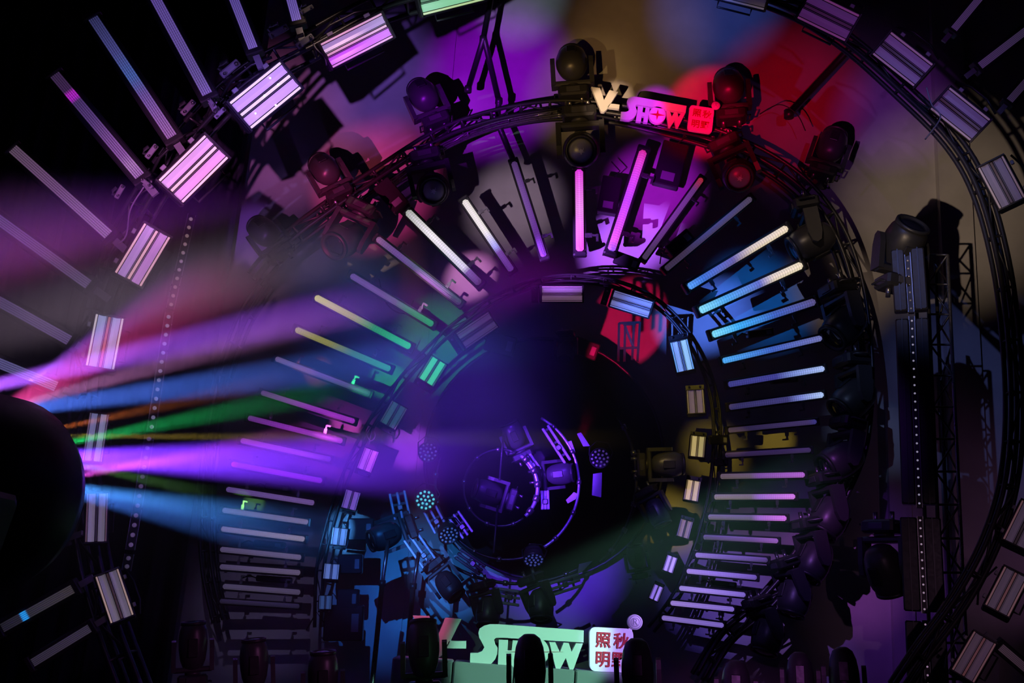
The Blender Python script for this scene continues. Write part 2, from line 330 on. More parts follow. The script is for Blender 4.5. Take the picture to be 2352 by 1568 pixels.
TUBES = [  # colour stops paint the light that beams throw on each tube
 ('dim grey tube, lowest lit one of the level stack at lower left', (512, 1346), (690, 1360), 12, g((0, (.06, .05, .09)), (1, (.07, .055, .10)))),
 ('grey tube, second from the bottom of the level stack at lower left', (505, 1301), (690, 1315), 12, g((0, (.07, .055, .11)), (1, (.13, .10, .18)))),
 ('grey tube, third from the bottom of the level stack at lower left', (506, 1261), (692, 1280), 12, g((0, (.10, .08, .16)), (1, (.15, .12, .22)))),
 ('palest grey tube in the level stack at lower left, just above the lit blue strobes', (508, 1214), (700, 1238), 12, g((0, (.20, .17, .30)), (1, (.33, .28, .38)))),
 ('pale bluish grey tube where the blue beam ends, left stack', (511, 1171), (708, 1199), 12, g((0, (.14, .16, .30)), (1, (.24, .2, .36)))),
 ('lavender tube just under the vivid purple one, left stack', (520, 1123), (722, 1155), 12, g((0, (.16, .09, .36)), (1, (.22, .12, .42)))),
 ('vivid purple tube with a red glint at its outer end', (532, 1065), (740, 1104), 12, g((0, (.75, .03, .45)), (.08, (.25, .02, .65)), (.5, (.35, .02, .85)), (1, (.30, .02, .75)))),
 ('magenta tube above the violet blue beam, fading to its inner end', (553, 1011), (760, 1055), 12, g((0, (.42, .07, .72)), (.7, (.40, .06, .65)), (1, (.10, .02, .2)))),
 ('bright magenta tube, second below the half lit lavender one', (570, 959), (787, 1013), 12, g((0, (.20, .05, .35)), (.4, (.42, .05, .75)), (1, (.62, .05, .95)))),
 ('tube that turns from dull violet to bright magenta, with a small clamp dot over it', (600, 901), (815, 968), 12, g((0, (.16, .07, .28)), (.5, (.42, .05, .65)), (1, (.60, .05, .9)))),
 ('lavender grey tube fading to dull green at its inner end', (633, 823), (850, 905), 12, g((0, (.22, .15, .40)), (.6, (.10, .09, .25)), (1, (.02, .14, .08)))),
 ('lower of the two yellow tubes, turning green towards its inner end', (679, 756), (897, 848), 14, g((0, (.55, .50, .12)), (.35, (.42, .42, .06)), (.6, (.05, .30, .12)), (1, (.03, .55, .26)))),
 ('upper of the two yellow tubes, bright green at its inner end', (724, 682), (943, 797), 15, g((0, (.90, .80, .25)), (.4, (.55, .50, .12)), (.62, (.03, .45, .12)), (1, (.01, .90, .28)))),
 ('violet tube with a green inner end above the yellow ones', (806, 632), (995, 746), 14, g((0, (.16, .08, .36)), (.55, (.18, .1, .25)), (.7, (.02, .25, .08)), (1, (.01, .45, .12)))),
 ('dim violet tube between the brownish moving head and the green glow', (866, 547), (1058, 697), 14, g((0, (.20, .10, .22)), (.3, (.14, .06, .30)), (1, (.05, .02, .06)))),
 ('brightest white tube, its inner end dark', (935, 485), (1103, 652), 17, g((0, (.38, .40, .36)), (.35, W_), (.78, (.80, .72, .95)), (.84, (.22, .08, .40)), (1, (.08, .03, .12)))),
 ('white tube turning violet under the moving head with a pale lens', (1066, 460), (1176, 622), 15, g((0, (.75, .70, .62)), (.45, (.85, .80, .75)), (.66, (.35, .35, .85)), (.74, (.14, .04, .30)), (1, (.09, .03, .2)))),
 ('dark violet tube on the end of a black hanging pole', (1180, 372), (1250, 590), 14, g((0, (.07, .03, .12)), (.5, (.10, .03, .22)), (1, (.12, .02, .28)))),
 ('bright pink tube hanging straight under the topmost moving head', (1330, 390), (1332, 578), 18, g((0, (.80, .04, .75)), (.5, (.95, .30, .95)), (1, (.95, .08, .92)))),
 ('long bright magenta tube leaning beside the pink one, red at its top', (1478, 346), (1403, 577), 18, g((0, (.60, .02, .25)), (.12, (.70, .05, .50)), (.5, (.50, .06, .85)), (.9, (.85, .10, .85)), (1, (.25, .08, .85)))),
 ('thin dim violet tube with a red tip beside the dark gap', (1612, 410), (1478, 595), 12, g((0, (.40, .02, .03)), (.15, (.10, .03, .14)), (1, (.06, .035, .09)))),
 ('long dim grey violet tube, last one before the cream and blue pair', (1725, 455), (1528, 619), 13, g((0, (.07, .05, .09)), (1, (.04, .025, .06)))),
 ('upper cream tube with a blue inner end', (1808, 523), (1580, 660), 16, g((0, (.85, .70, .48)), (.35, (.72, .58, .38)), (.55, (.14, .10, .25)), (.85, (.05, .16, .62)), (1, (.10, .35, .95)))),
 ('lower cream tube with a bright cyan inner end', (1842, 608), (1606, 714), 17, g((0, (.85, .72, .50)), (.28, (.75, .62, .45)), (.42, (.12, .14, .45)), (.75, (.08, .38, .85)), (1, (.25, .75, 1.0)))),
 ('tube fading from dim violet to bright cyan below the cream pair', (1872, 692), (1635, 769), 16, g((0, (.10, .08, .22)), (.4, (.05, .12, .50)), (.75, (.05, .42, .95)), (1, (.22, .75, 1.0)))),
 ('slate blue tube, brighter blue at its inner end, second below the cream pair', (1887, 776), (1659, 829), 13, g((0, (.16, .17, .42)), (.5, (.05, .12, .50)), (1, (.08, .42, .95)))),
 ('tube with a bluish white outer half above the bright moving head body', (1893, 846), (1672, 883), 13, g((0, (.38, .50, .85)), (.3, (.20, .28, .65)), (.5, (.05, .05, .28)), (1, (.05, .05, .25)))),
 ('tube with a short bluish white outer end beside the bright moving head body', (1891, 906), (1674, 935), 13, g((0, (.42, .58, .90)), (.25, (.18, .22, .60)), (.38, (.05, .045, .18)), (1, (.035, .03, .12)))),
 ('dim violet tube below the two bluish white ended ones', (1875, 968), (1672, 988), 11, g((0, (.04, .035, .2)), (.1, (.045, .03, .10)), (1, (.02, .015, .05)))),
 ('darkest tube of the right hand side, over the yellow lit frames', (1862, 1033), (1665, 1045), 11, g((0, (.03, .02, .06)), (1, (.015, .01, .03)))),
 ('uppermost of the three tubes with bright purple outer halves', (1848, 1090), (1654, 1094), 12, g((0, (.38, .11, .50)), (.55, (.18, .07, .30)), (.65, (.11, .08, .09)), (1, (.12, .09, .08)))),
 ('middle one of the three tubes with bright purple outer halves', (1826, 1140), (1640, 1141), 12, g((0, (.60, .18, .70)), (.45, (.28, .13, .50)), (.55, (.15, .12, .13)), (1, (.20, .16, .12)))),
 ('lowest of the three tubes with bright purple outer halves', (1806, 1190), (1626, 1187), 12, g((0, (.60, .15, .70)), (.35, (.30, .12, .48)), (.45, (.10, .085, .11)), (1, (.12, .10, .09)))),
 ('brownish tube with a dull purple outer end', (1787, 1242), (1615, 1233), 11, g((0, (.25, .09, .38)), (.35, (.10, .05, .14)), (1, (.06, .05, .055)))),
 ('violet tube, top one of the five level with the small violet strobes', (1763, 1286), (1597, 1274), 11, g((0, (.05, .03, .10)), (.6, (.12, .08, .26)), (1, (.24, .16, .50)))),
 ('violet tube, second of the five level with the small violet strobes', (1738, 1326), (1577, 1311), 11, g((0, (.11, .07, .30)), (.6, (.25, .16, .60)), (1, (.33, .22, .65)))),
 ('violet tube, third and palest of the five level with the small violet strobes', (1712, 1366), (1560, 1350), 11, g((0, (.17, .11, .48)), (.6, (.32, .22, .70)), (1, (.30, .22, .62)))),
 ('violet tube, fourth of the five level with the small violet strobes', (1686, 1399), (1540, 1384), 11, g((0, (.20, .13, .52)), (1, (.30, .20, .60)))),
 ('violet tube, lowest of the five, close over the curved truss', (1662, 1436), (1520, 1418), 11, g((0, (.18, .12, .48)), (1, (.22, .15, .48)))),
 ('very dark tube at the foot of the level stack, below the grey ones', (505, 1380), (688, 1392), 10, g((0, (.012, .01, .02)), (1, (.014, .012, .03)))),
]
for t in TUBES: tube(*t)

# ------------------------------------------------------------------ LED bars of the big outer ring
def bar(label, a, b, wpx, stops, Y=8.0):
    A, B = P(*a, Y), P(*b, Y); L = (B - A).length; wd = wpx * m_per_px(*a, Y)
    T = thing('led_bar', label, 'light bar', frame(A, B), 'long bars standing out from the big ring')
    MB().box((0, 0, -wd * .5), (L * 1.02, wd * 1.9, wd * .8), bev=wd * .15).build('housing', BLACK, T)
    m = led_mat(stops)
    for k in range(5):
        MB().box((0, (k - 2) * wd * .2, 0), (L, wd * .16, wd * .25), bev=wd * .04).build('light_strip', m, T)
    for s in (-1, 1):
        MB().box((s * (L / 2 + wd * .35), 0, -wd * .3), (wd * .6, wd * 1.9, wd * 1.2), bev=wd * .1).build('end_cap', BLACK, T)
    MB().box((L / 2 + wd * 1.5, 0, -wd * .3), (wd * 1.6, wd * .7, wd * .3)).build('bracket', GREYP, T)
    return T
BARS = [  # stops paint cast coloured light on the bars as emission
 ('pinkish grey bar above the strobe lit pink and lilac, second from the lower end', (30, 342), (250, 540), 24, g((0, (.10, .06, .10)), (.5, (.16, .07, .19)), (1, (.26, .13, .32)))),
 ('bar with a bright magenta streak across its outer end', (126, 172), (322, 405), 24, g((0, (.04, .02, .06)), (.16, (.05, .02, .08)), (.19, (.42, .02, .5)), (.24, (.38, .02, .5)), (.27, (.06, .03, .12)), (.8, (.12, .06, .16)), (.9, (.24, .14, .25)), (1, (.16, .09, .2)))),
 ('bar with a bluish stretch along its middle', (214, 42), (396, 315), 24, g((0, (.03, .03, .10)), (.3, (.06, .06, .22)), (.5, (.06, .11, .36)), (.65, (.10, .07, .26)), (1, (.16, .08, .20)))),
 ('violet bar ending above the brightest lilac strobe', (348, -20), (477, 217), 24, g((0, (.10, .06, .28)), (1, (.14, .09, .33)))),
 ('short end of a violet bar cut by the top edge beside the clamp cluster', (530, -20), (582, 112), 22, g((0, (.09, .06, .28)), (1, (.16, .10, .42)))),
 ('shortest visible violet bar end cut by the top edge near the magenta lit strobe', (658, -40), (682, 48), 22, g((0, (.10, .07, .30)), (1, (.17, .11, .44)))),
 ('grey violet bar passing behind the left edge, its inner end by the slanting pink strobe', (-40, 478), (204, 654), 24, g((0, (.06, .04, .12)), (1, (.13, .08, .20)))),
 ('dull blue violet bar ending by the white striped strobe', (-60, 660), (160, 782), 24, g((0, (.06, .04, .14)), (1, (.15, .09, .26)))),
 ('lavender lit bar crossed by the purple haze above the black head', (-60, 810), (130, 888), 24, g((0, (.12, .10, .30)), (1, (.22, .20, .50)))),
 ('dim bar just clear of the black head, beside the two tall grey strobes', (50, 1272), (143, 1240), 20, g((0, (.02, .015, .025)), (1, (.05, .035, .05)))),
 ('dim bar with a small bright blue pixel near its outer end', (5, 1442), (167, 1352), 22, g((0, (.015, .014, .02)), (.26, (.02, .02, .03)), (.29, (.02, .35, .95)), (.34, (.02, .35, .95)), (.37, (.03, .03, .04)), (1, (.055, .045, .05)))),
 ('very dim bar in the lower left corner under the one with the blue pixel', (75, 1522), (206, 1442), 20, g((0, (.022, .02, .03)), (1, (.035, .03, .045)))),
 ('dim violet bar in the top right corner above the second strobe of the right arc', (2255, -10), (2190, 68), 16, g((0, (.04, .02, .07)), (1, (.04, .02, .07)))),
 ('dim violet bar ending by the third strobe of the right arc', (2370, 60), (2250, 152), 17, g((0, (.03, .02, .05)), (1, (.04, .02, .07)))),
 ('dark bar at the right edge below the top right corner bars', (2390, 150), (2318, 232), 16, g((0, (.02, .012, .03)), (1, (.025, .015, .04)))),
 ('dark bar cut by the right edge beside the lowest strobe of the right arc', (2380, 1555), (2298, 1485), 18, g((0, (.025, .014, .02)), (1, (.035, .02, .028)))),
]
for b_ in BARS: bar(*b_)

# ------------------------------------------------------------------ strobes
def strobe(label, px, py, ang, Lpx, Wpx, Y, gl, inner=False, glints=False):
    """gl: emission standing in for coloured light cast on (panel low, panel high, strips, gap)"""
    s = m_per_px(px, py, Y); L, Wd = Lpx * s, Wpx * s
    T = thing('strobe_light', label, 'strobe light', flat(px, py, ang, Y), 'small strobes of the inner ring' if inner else 'strobes along the big ring')
    dp = Wd * .8
    MB().box((0, 0, -dp * .6), (L * 1.08, Wd * 1.16, dp), bev=Wd * .06).build('housing', BLACK, T)
    for sx in (-1, 1): MB().box((sx * L * .515, 0, -dp * .05), (L * .035, Wd * 1.12, dp * .35), bev=L * .005).build('end_plate', BLACK, T)
    c0, c1, cs, cg = gl
    for j, (yy, c) in enumerate(((-.235, c0), (.235, c1))):
        m = mat('reflector_%s_%d' % (label[:24], j), (.55, .53, .58), .35, .2, emit=c, es=1.0)  # panel emission replaces most of the spot light falling on it
        # shallow trough: two slanted faces
        w2 = Wd * .155; z0 = -dp * .08
        vs = [(-L * .49, yy * Wd - w2, .004), (L * .49, yy * Wd - w2, .004), (L * .49, yy * Wd, z0), (-L * .49, yy * Wd, z0), (L * .49, yy * Wd + w2, .004), (-L * .49, yy * Wd + w2, .004)]
        MB().add(vs, [(0, 1, 2, 3), (3, 2, 4, 5)]).build('reflector', m, T)
    ms = mat('strobe_strip_%s' % label[:24], (.7, .66, .62), .35, emit=cs, es=1.0)
    mg = mat('strobe_lamp_%s' % label[:24], (.3, .28, .3), .3, emit=cg, es=1.0)
    for yy in (-.455, .455):
        MB().box((0, yy * Wd, .004), (L * .98, Wd * .07, dp * .12), bev=Wd * .01).build('led_row', ms, T)
    MB().tube((-L * .48, 0, 0), (L * .48, 0, 0), Wd * .045).build('lamp_tube', ms if gl[0][0] > .3 else mg, T)
    if not inner or Lpx > 60:
        for yy in (-.10, .10):
            MB().box((0, yy * Wd, -.002), (L * .98, Wd * .035, dp * .05)).build('divider', DARK, T)
    y2 = Wd * .72
    if not inner:
        MB().path([(-L * .3, -Wd * .55, -dp * .4), (-L * .3, -y2 * 1.12, -dp * .4), (L * .3, -y2 * 1.12, -dp * .4), (L * .3, -Wd * .55, -dp * .4)], Wd * .045, 6).build('handle', DARK, T)
        for x in (-.3, .3): MB().box((L * x, Wd * .66, -dp * .2), (L * .09, Wd * .13, dp * .2), bev=.004).build('latch', GREYP, T)
        MB().path([(-L * .5, Wd * .75, -dp * .7), (-L * .2, Wd * .95, -dp), (L * .2, Wd * .95, -dp), (L * .5, Wd * .75, -dp * .7)], Wd * .05, 6).build('yoke', DARK, T)
    else:
        for x in (-.25, .25): MB().lathe([(.0, 0), (Wd * .07, 0), (Wd * .07, Wd * .06), (0, Wd * .09)], 8, Matrix.Translation((-L * .66, Wd * x * 1.3, -dp * .2))).build('bolt', ALU, T)
        MB().box((-L * .66, 0, -dp * .4), (L * .16, Wd * 1.1, dp * .3)).build('bracket', DARK, T)
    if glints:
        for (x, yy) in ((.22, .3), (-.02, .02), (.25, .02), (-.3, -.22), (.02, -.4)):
            MB().lathe([(0, 0), (Wd * .03, 0), (Wd * .03, Wd * .03), (0, Wd * .04)], 8, Matrix.Translation((L * x, Wd * yy, .012))).build('glint_dot', mat('glint_dot', (.8, .8, .9), .3, emit=(.8, .8, 1), es=1.6), T)  # glints modelled as small glowing dots
    return T
OUT = [
 ('pale green strobe cut by the top edge beside the black hanging pole', 1036, -14, -14, 150, 62, ((.20, .55, .30), (.2, .5, .3), (.45, .62, .28), (.1, .25, .15))),
 ('magenta strobe with greyish lilac upper strip, beside the pale green one', 820, 93, -27, 160, 60, ((.50, .06, .75), (.30, .18, .48), (.55, .22, .45), (.15, .05, .25))),
 ('brightest lilac strobe, sparkling with small white points', 610, 219, -39, 152, 76, ((.55, .28, .85), (.50, .26, .85), (.85, .65, .92), (.3, .15, .6)), True),
 ('pink strobe with an orange tinted lower edge', 445, 388, -44.5, 150, 74, ((.62, .22, .62), (.55, .25, .62), (.85, .48, .60), (.5, .2, .4))),
 ('pink and lilac strobe with a dark blue middle gap, next below the pink one', 328, 585, -59, 134, 66, ((.52, .20, .62), (.42, .22, .60), (.85, .42, .50), (.07, .05, .2))),
 ('bluish white strobe with an orange line along its middle', 241, 785, -79, 124, 62, ((.32, .36, .68), (.30, .34, .66), (.70, .60, .68), (.45, .15, .12))),
 ('lavender strobe half veiled by the green beam', 220, 1004, -81, 112, 42, ((.26, .26, .48), (.2, .2, .42), (.14, .1, .2), (.04, .03, .09))),
 ('pale grey upright strobe just under the magenta and blue beams', 222, 1188, -88, 112, 46, ((.17, .14, .22), (.19, .15, .26), (.10, .05, .07), (.015, .01, .02))),
 ('grey strobe with cream edges tilted the other way, lowest on the left arc', 263, 1368, 71.5, 114, 52, ((.12, .10, .13), (.12, .10, .14), (.40, .26, .22), (.03, .015, .015))),
 ('dark strobe cut by the top edge above the blue wall spot', 1700, -22, 14, 130, 58, ((.03, .02, .06), (.03, .02, .06), (.10, .08, .16), (.01, .01, .02))),
 ('purple strobe with one rose coloured line, uppermost whole one on the right arc', 1902, 38, 26, 122, 64, ((.10, .02, .15), (.09, .02, .15), (.22, .04, .20), (.05, .01, .06))),
 ('violet grey strobe where the slanting black pole meets the right arc', 2073, 136, 38, 120, 62, ((.09, .035, .17), (.10, .03, .17), (.22, .08, .20), (.03, .015, .04))),
 ('violet grey strobe, third whole one down the right arc, over the olive wall', 2205, 262, 38.5, 116, 62, ((.08, .035, .14), (.08, .035, .14), (.22, .11, .18), (.05, .02, .03))),
 ('steeply tilted violet grey strobe touching the right edge', 2300, 419, 62, 108, 58, ((.06, .04, .10), (.06, .04, .10), (.20, .11, .14), (.05, .025, .03))),
 ('strobe half cut by the right edge where the ring turns down', 2352, 1205, -64, 104, 52, ((.06, .04, .075), (.06, .04, .075), (.18, .08, .09), (.02, .012, .015))),
 ('dull rose grey strobe, second from the bottom on the right arc', 2312, 1358, -63, 102, 54, ((.065, .045, .075), (.06, .04, .07), (.19, .085, .09), (.16, .06, .07))),
 ('dull rose grey strobe at the bottom of the right arc', 2237, 1508, -60, 104, 52, ((.065, .035, .065), (.06, .035, .06), (.17, .07, .08), (.15, .05, .06))),
]
for k_, o_ in enumerate(OUT): strobe(*o_[:6], 8.0, tuple(tuple(c * (.42 if k_ > 8 else .88) for c in q) for q in o_[6]), glints=len(o_) > 7)
INN = [
 ('small dusky mauve strobe lying level at the crown of the inner ring', 1291, 675, 0, 94, 36, ((.12, .06, .11), (.11, .06, .11), (.10, .05, .09), (.05, .02, .04))),
 ('small slate blue strobe in a wide black frame, over the red wall patch', 1450, 698, 17, 92, 38, ((.13, .13, .32), (.10, .10, .26), (.12, .12, .3), (.03, .02, .06))),
 ('small glowing sky blue strobe', 1567, 817, 77, 72, 40, ((.20, .35, .95), (.28, .55, 1.0), (.15, .4, 1.0), (.05, .1, .4))),
 ('small dim mauve strobe under the glowing sky blue one', 1598, 922, 86, 54, 38, ((.06, .035, .09), (.06, .035, .09), (.02, .012, .03), (.01, .01, .02))),
 ('small yellow strobe beside the yellow lit frames, upper of the two', 1602, 1025, 95, 48, 34, ((.50, .38, .14), (.40, .32, .12), (.1, .07, .02), (.02, .015, .01))),
 ('small cream yellow strobe, lower of the two yellow ones', 1590, 1126, 99, 46, 32, ((.55, .38, .20), (.50, .36, .20), (.1, .07, .03), (.02, .015, .01))),
 ('small brown strobe under the cream yellow one', 1573, 1214, 105, 40, 28, ((.15, .09, .06), (.14, .09, .06), (.03, .02, .02), (.01, .01, .01))),
 ('small violet strobe, upper of the two at the lower right', 1539, 1295, 108, 36, 24, ((.38, .25, .95), (.42, .28, .95), (.1, .06, .3), (.02, .015, .08))),
 ('small violet strobe, lower of the two at the lower right', 1507, 1361, 112, 34, 22, ((.22, .13, .65), (.28, .18, .75), (.08, .05, .2), (.02, .01, .06))),
 ('small dim purple strobe tilted up towards the green patches', 1096, 758, -34, 90, 42, ((.06, .035, .10), (.06, .035, .10), (.06, .03, .08), (.02, .012, .04))),
 ('small glowing green strobe', 993, 852, -58, 60, 42, ((.05, .95, .38), (.05, .95, .38), (.01, .2, .06), (.01, .12, .05))),
 ('small dull teal strobe under the glowing green one', 904, 953, -60, 56, 40, ((.02, .10, .09), (.03, .12, .10), (.05, .08, .08), (.02, .03, .04))),
 ('small magenta strobe hanging from a looped cable', 845, 1056, -69, 50, 34, ((.62, .10, .90), (.50, .10, .85), (.4, .05, .6), (.12, .03, .25))),
 ('small violet strobe under the magenta one', 806, 1148, -74, 42, 34, ((.22, .08, .55), (.20, .08, .52), (.15, .06, .4), (.05, .02, .14))),
 ('small steel blue strobe, third from the bottom of the left side', 779, 1232, -82, 38, 34, ((.09, .15, .45), (.10, .16, .45), (.08, .12, .35), (.02, .03, .12))),
 ('small steel blue strobe, second from the bottom of the left side', 761, 1312, -84, 34, 34, ((.09, .17, .50), (.10, .17, .48), (.08, .12, .35), (.02, .03, .12))),
 ('small dim blue strobe, last at the bottom of the left side', 747, 1383, -87, 30, 28, ((.02, .05, .16), (.02, .05, .16), (.02, .04, .12), (.01, .015, .05))),
]
for o_ in INN: strobe(*o_[:6], 11.1, o_[6], inner=True)

# ------------------------------------------------------------------ trusses
def ladder(name, label, pxs, Y, gap_px, r=.022, step=.3, depth=.22, n=6, mt=BLACK, cat='truss', mt2=None):
    pts = smoothpts([P(x, y, Y) for x, y in pxs], n)
    s = m_per_px(*pxs[len(pxs) // 2], Y); gp = gap_px * s
    T = thing(name, label, cat, Matrix.Translation(pts[0])); o = pts[0]
    nor = []
    for i, p in enumerate(pts):
        t = (pts[min(i + 1, len(pts) - 1)] - pts[max(i - 1, 0)]).normalized(); nor.append(t.cross(V((0, 1, 0))).normalized())
    chords = []
    for u, dy in ((0, 0), (1, 0), (0, depth), (1, depth)):
        c = [p + nr * gp * u + V((0, dy, 0)) - o for p, nr in zip(pts, nor)]; chords.append(c)
        MB().path(c, r).build('chord', mt2 if (mt2 and dy == 0) else mt, T)
    acc = 0; k = 0; last = None
    for i in range(1, len(pts)):
        acc += (pts[i] - pts[i - 1]).length
        if acc >= step:
            acc = 0
            MB().tube(chords[0][i], chords[1][i], r * .6, 6).build('rung', mt, T)
            MB().tube(chords[2][i], chords[3][i], r * .6, 6).build('rung', mt, T)
            if last is not None: MB().tube(chords[0][last] if k % 2 else chords[1][last], chords[1][i] if k % 2 else chords[0][i], r * .5, 6).build('brace', mt, T)
            MB().tube(chords[1][i], chords[3][i], r * .5, 6).build('brace', mt, T)
            last = i; k += 1
    return T
# big outer ring
ladder('ring_truss', 'big black ladder truss arc carrying the strobes on the right', [(1560, -60), (1700, -40), (1840, 10), (1960, 85), (2080, 190), (2200, 310), (2270, 430), (2318, 600), (2342, 780), (2350, 960), (2335, 1120), (2290, 1260), (2220, 1390), (2140, 1500), (2080, 1590)], 8.15, -26, r=.022, step=.36, depth=.10)
ladder('ring_truss', 'big black ladder truss arc behind the lilac and pink strobes on the left', [(1180, -80), (1000, -50), (850, -5), (700, 75), (560, 150), (450, 250), (355, 370), (270, 510), (205, 660), (172, 800), (158, 960), (160, 1120), (180, 1280), (215, 1420), (280, 1600)], 8.25, 42, r=.022, step=.30, mt=DARK)
# middle ring with the moving heads
ladder('ring_truss', 'curved double pipe truss that carries the moving heads over the tubes', [(590, 640), (660, 560), (750, 490), (870, 408), (1000, 325), (1100, 285), (1200, 262), (1300, 252), (1420, 262), (1540, 290), (1650, 322), (1760, 372), (1850, 440), (1915, 530), (1955, 640), (1975, 780), (1978, 900), (1965, 1020), (1925, 1120), (1875, 1210), (1815, 1300), (1740, 1385), (1660, 1455), (1600, 1550)], 11.15, 24, r=.026, step=.34, depth=.25, mt=BLACK, mt2=DARK)
ladder('ring_truss', 'dim curved truss hidden in red and blue haze left of the yellow tubes', [(600, 640), (545, 730), (505, 840), (478, 950), (462, 1080), (458, 1210), (466, 1320), (490, 1430)], 11.3, 22, r=.022, step=.34, mt=DARK)
ladder('pipe_arc', 'thin bright pipe arc just inside the moving head truss', [(905, 420), (1010, 345), (1110, 300), (1200, 276), (1290, 262)], 11.0, 10, r=.014, step=.5, depth=.05, mt=ALU)
# inner ring with the small strobes
ladder('ring_truss', 'inner black truss ring behind the small strobes', [(738, 1440), (742, 1310), (760, 1225), (785, 1140), (822, 1045), (878, 945), (965, 835), (1060, 745), (1165, 680), (1290, 645), (1430, 662), (1530, 720), (1600, 815), (1635, 920), (1640, 1025), (1630, 1125), (1608, 1215), (1578, 1300), (1540, 1375), (1490, 1440)], 11.3, 15, r=.014, step=.26, depth=.07, mt=BLACK)

def poles(label, segs, Y, r=.03):
    T = thing('hanging_pole', label, 'pole', Matrix.Translation(P(*segs[0][0], Y))); o = P(*segs[0][0], Y)
    for a, b in segs:
        MB().tube(P(*a, Y) - o, P(*b, Y) - o, r).build('pipe', BLACK, T)
        MB().lathe([(r * 1.25, -r), (r * 1.25, r)], 10, Matrix.Translation(P(*b, Y) - o)).build('collar', DARK, T)
poles('black forked pole coming down from the top edge to the purple lit truss', [((1138, -60), (1110, 90)), ((1110, 90), (1075, 205)), ((1112, 88), (1146, 232)), ((1146, 232), (1142, 280)), ((1142, 280), (1182, 375))], 11.4, .038)
poles('black slanting pole between the right arc and the shadowed moving heads', [((1965, 98), (1812, 262))], 11.3, .05)
poles('thin vertical rod standing in the blue lit centre', [((1156, 1000), (1148, 1100)), ((1143, 1160), (1134, 1268))], 10.8, .012)

def lattice_column(label, x0, x1, y0, y1, Y):
    """straight lattice truss: two rails seen from the front, two behind"""
    T0 = P(x0, y0, Y); T = thing('truss_column', label, 'truss', Matrix.Translation(P((x0 + x1) / 2, y1, Y))); o = P((x0 + x1) / 2, y1, Y)
    a, b = P(x0, y0, Y), P(x0, y1, Y); a2, b2 = P(x1, y0, Y), P(x1, y1, Y)
    b = V((a.x, Y, b.z)); b2 = V((a2.x, Y, b2.z)); dv = V((0, .3, 0))
    for p, q in ((a, b), (a2, b2), (a + dv, b + dv), (a2 + dv, b2 + dv)):
        MB().tube(p - o, q - o, .02).build('rail', ALU if p == a2 else DARK, T)
    n = 14
    for i in range(n + 1):
        t = i / n; l = a.lerp(b, t) - o; rr = a2.lerp(b2, t) - o
        MB().tube(l, rr, .012, 6).build('rung', DARK, T)
        if i < n:
            t2 = (i + 1) / n; l2 = a.lerp(b, t2) - o; r2 = a2.lerp(b2, t2) - o
            MB().tube(l if i % 2 else rr, r2 if i % 2 else l2, .012, 6).build('brace', DARK, T)
            MB().tube((rr if i % 2 else rr + dv), (r2 + dv if i % 2 else r2), .011, 6).build('brace', DARK, T)
lattice_column('tall lattice truss column standing at the right behind the dotted lamp bars', 2128, 2176, 585, 1640, 9.9)

# ------------------------------------------------------------------ dotted lamp bars
LEDDOT = mat('lamp_dot_lens', (.75, .72, .7), .12, .3)
LEDDIM = mat('lamp_dot_socket', (.02, .02, .02), .3)
def dotbar(label, a, b, n, wpx, Y, housing_px=0, emit=None, group='bars of small lamp dots'):
    A, B = P(*a, Y), P(*b, Y); L = (B - A).length; s = m_per_px(*a, Y); wd = wpx * s
    T = thing('lamp_dot_bar', label, 'light bar', frame(A, B), group)
    if housing_px:
        hw = housing_px * s
        for sg in (-1, 1):
            MB().box((0, sg * (wd / 2 + hw / 2), -.03), (L * .97, hw * .96, .12), bev=.012).build('baffle', BLACK, T)
            MB().box((0, sg * (wd / 2 + hw * .5), .035), (L * .97, .01, .012)).build('ridge', DARK, T)
    MB().box((0, 0, -.05), (L, wd, .06)).build('channel', BLACK, T)
    for sg in (-1, 1): MB().box((0, sg * wd * .5, -.01), (L, .007, .03)).build('rim', ALU, T)
    me = None
    for k in range(n):
        x = -L / 2 + L * (k + .5) / n
        if me is None:
            rr = wd * (.26 if wpx > 14 else .19)
            me = MB().lathe([(rr, 0), (rr * .92, rr * .45), (rr * .6, rr * .85), (0.0001, rr)], 10).mesh('lamp_dot', mat('lamp_dot_' + label[:12], (.8, .78, .75), .15, .3, emit=emit, es=1.0) if emit else LEDDOT)
        link('lamp_dot', me, T, Matrix.Translation((x, 0, -.02)))
    return T
dotbar('upper length of the slanting lamp dot bar, tinted yellow and mauve', (441, 492), (391, 708), 11, 17, 9.0, emit=(.16, .10, .10), group='slanting lamp dot bars at the left')
dotbar('middle length of the slanting lamp dot bar, seen through the pink and blue beams', (389, 716), (347, 990), 13, 18, 9.0, emit=(.20, .18, .34), group='slanting lamp dot bars at the left')
dotbar('lower length of the slanting lamp dot bar, crossed by violet light', (344, 996), (299, 1262), 12, 20, 9.0, emit=(.10, .06, .18), group='slanting lamp dot bars at the left')
dotbar('short last piece of the slanting lamp dot bar above the tilted grey strobe', (297, 1272), (290, 1310), 2, 20, 9.0, emit=(.05, .04, .08), group='slanting lamp dot bars at the left')
dotbar('top length of the upright lamp dot bar, unlit between olive lit rims', (2083, 570), (2093, 716), 8, 12, 9.3, 30, group='upright lamp dot bars at the right')
dotbar('second length of the upright lamp dot bar, tiny white points over dark blue', (2094, 726), (2112, 1165), 23, 12, 9.3, 30, emit=(.22, .20, .30), group='upright lamp dot bars at the right')
dotbar('third length of the upright lamp dot bar, tiny points beside the big dark moving head', (2113, 1185), (2124, 1408), 12, 12, 9.3, 38, emit=(.26, .18, .26), group='upright lamp dot bars at the right')
dotbar('bottom length of the upright lamp dot bar, running out of the frame below', (2125, 1424), (2133, 1600), 9, 12, 9.3, 38, emit=(.26, .16, .26), group='upright lamp dot bars at the right')

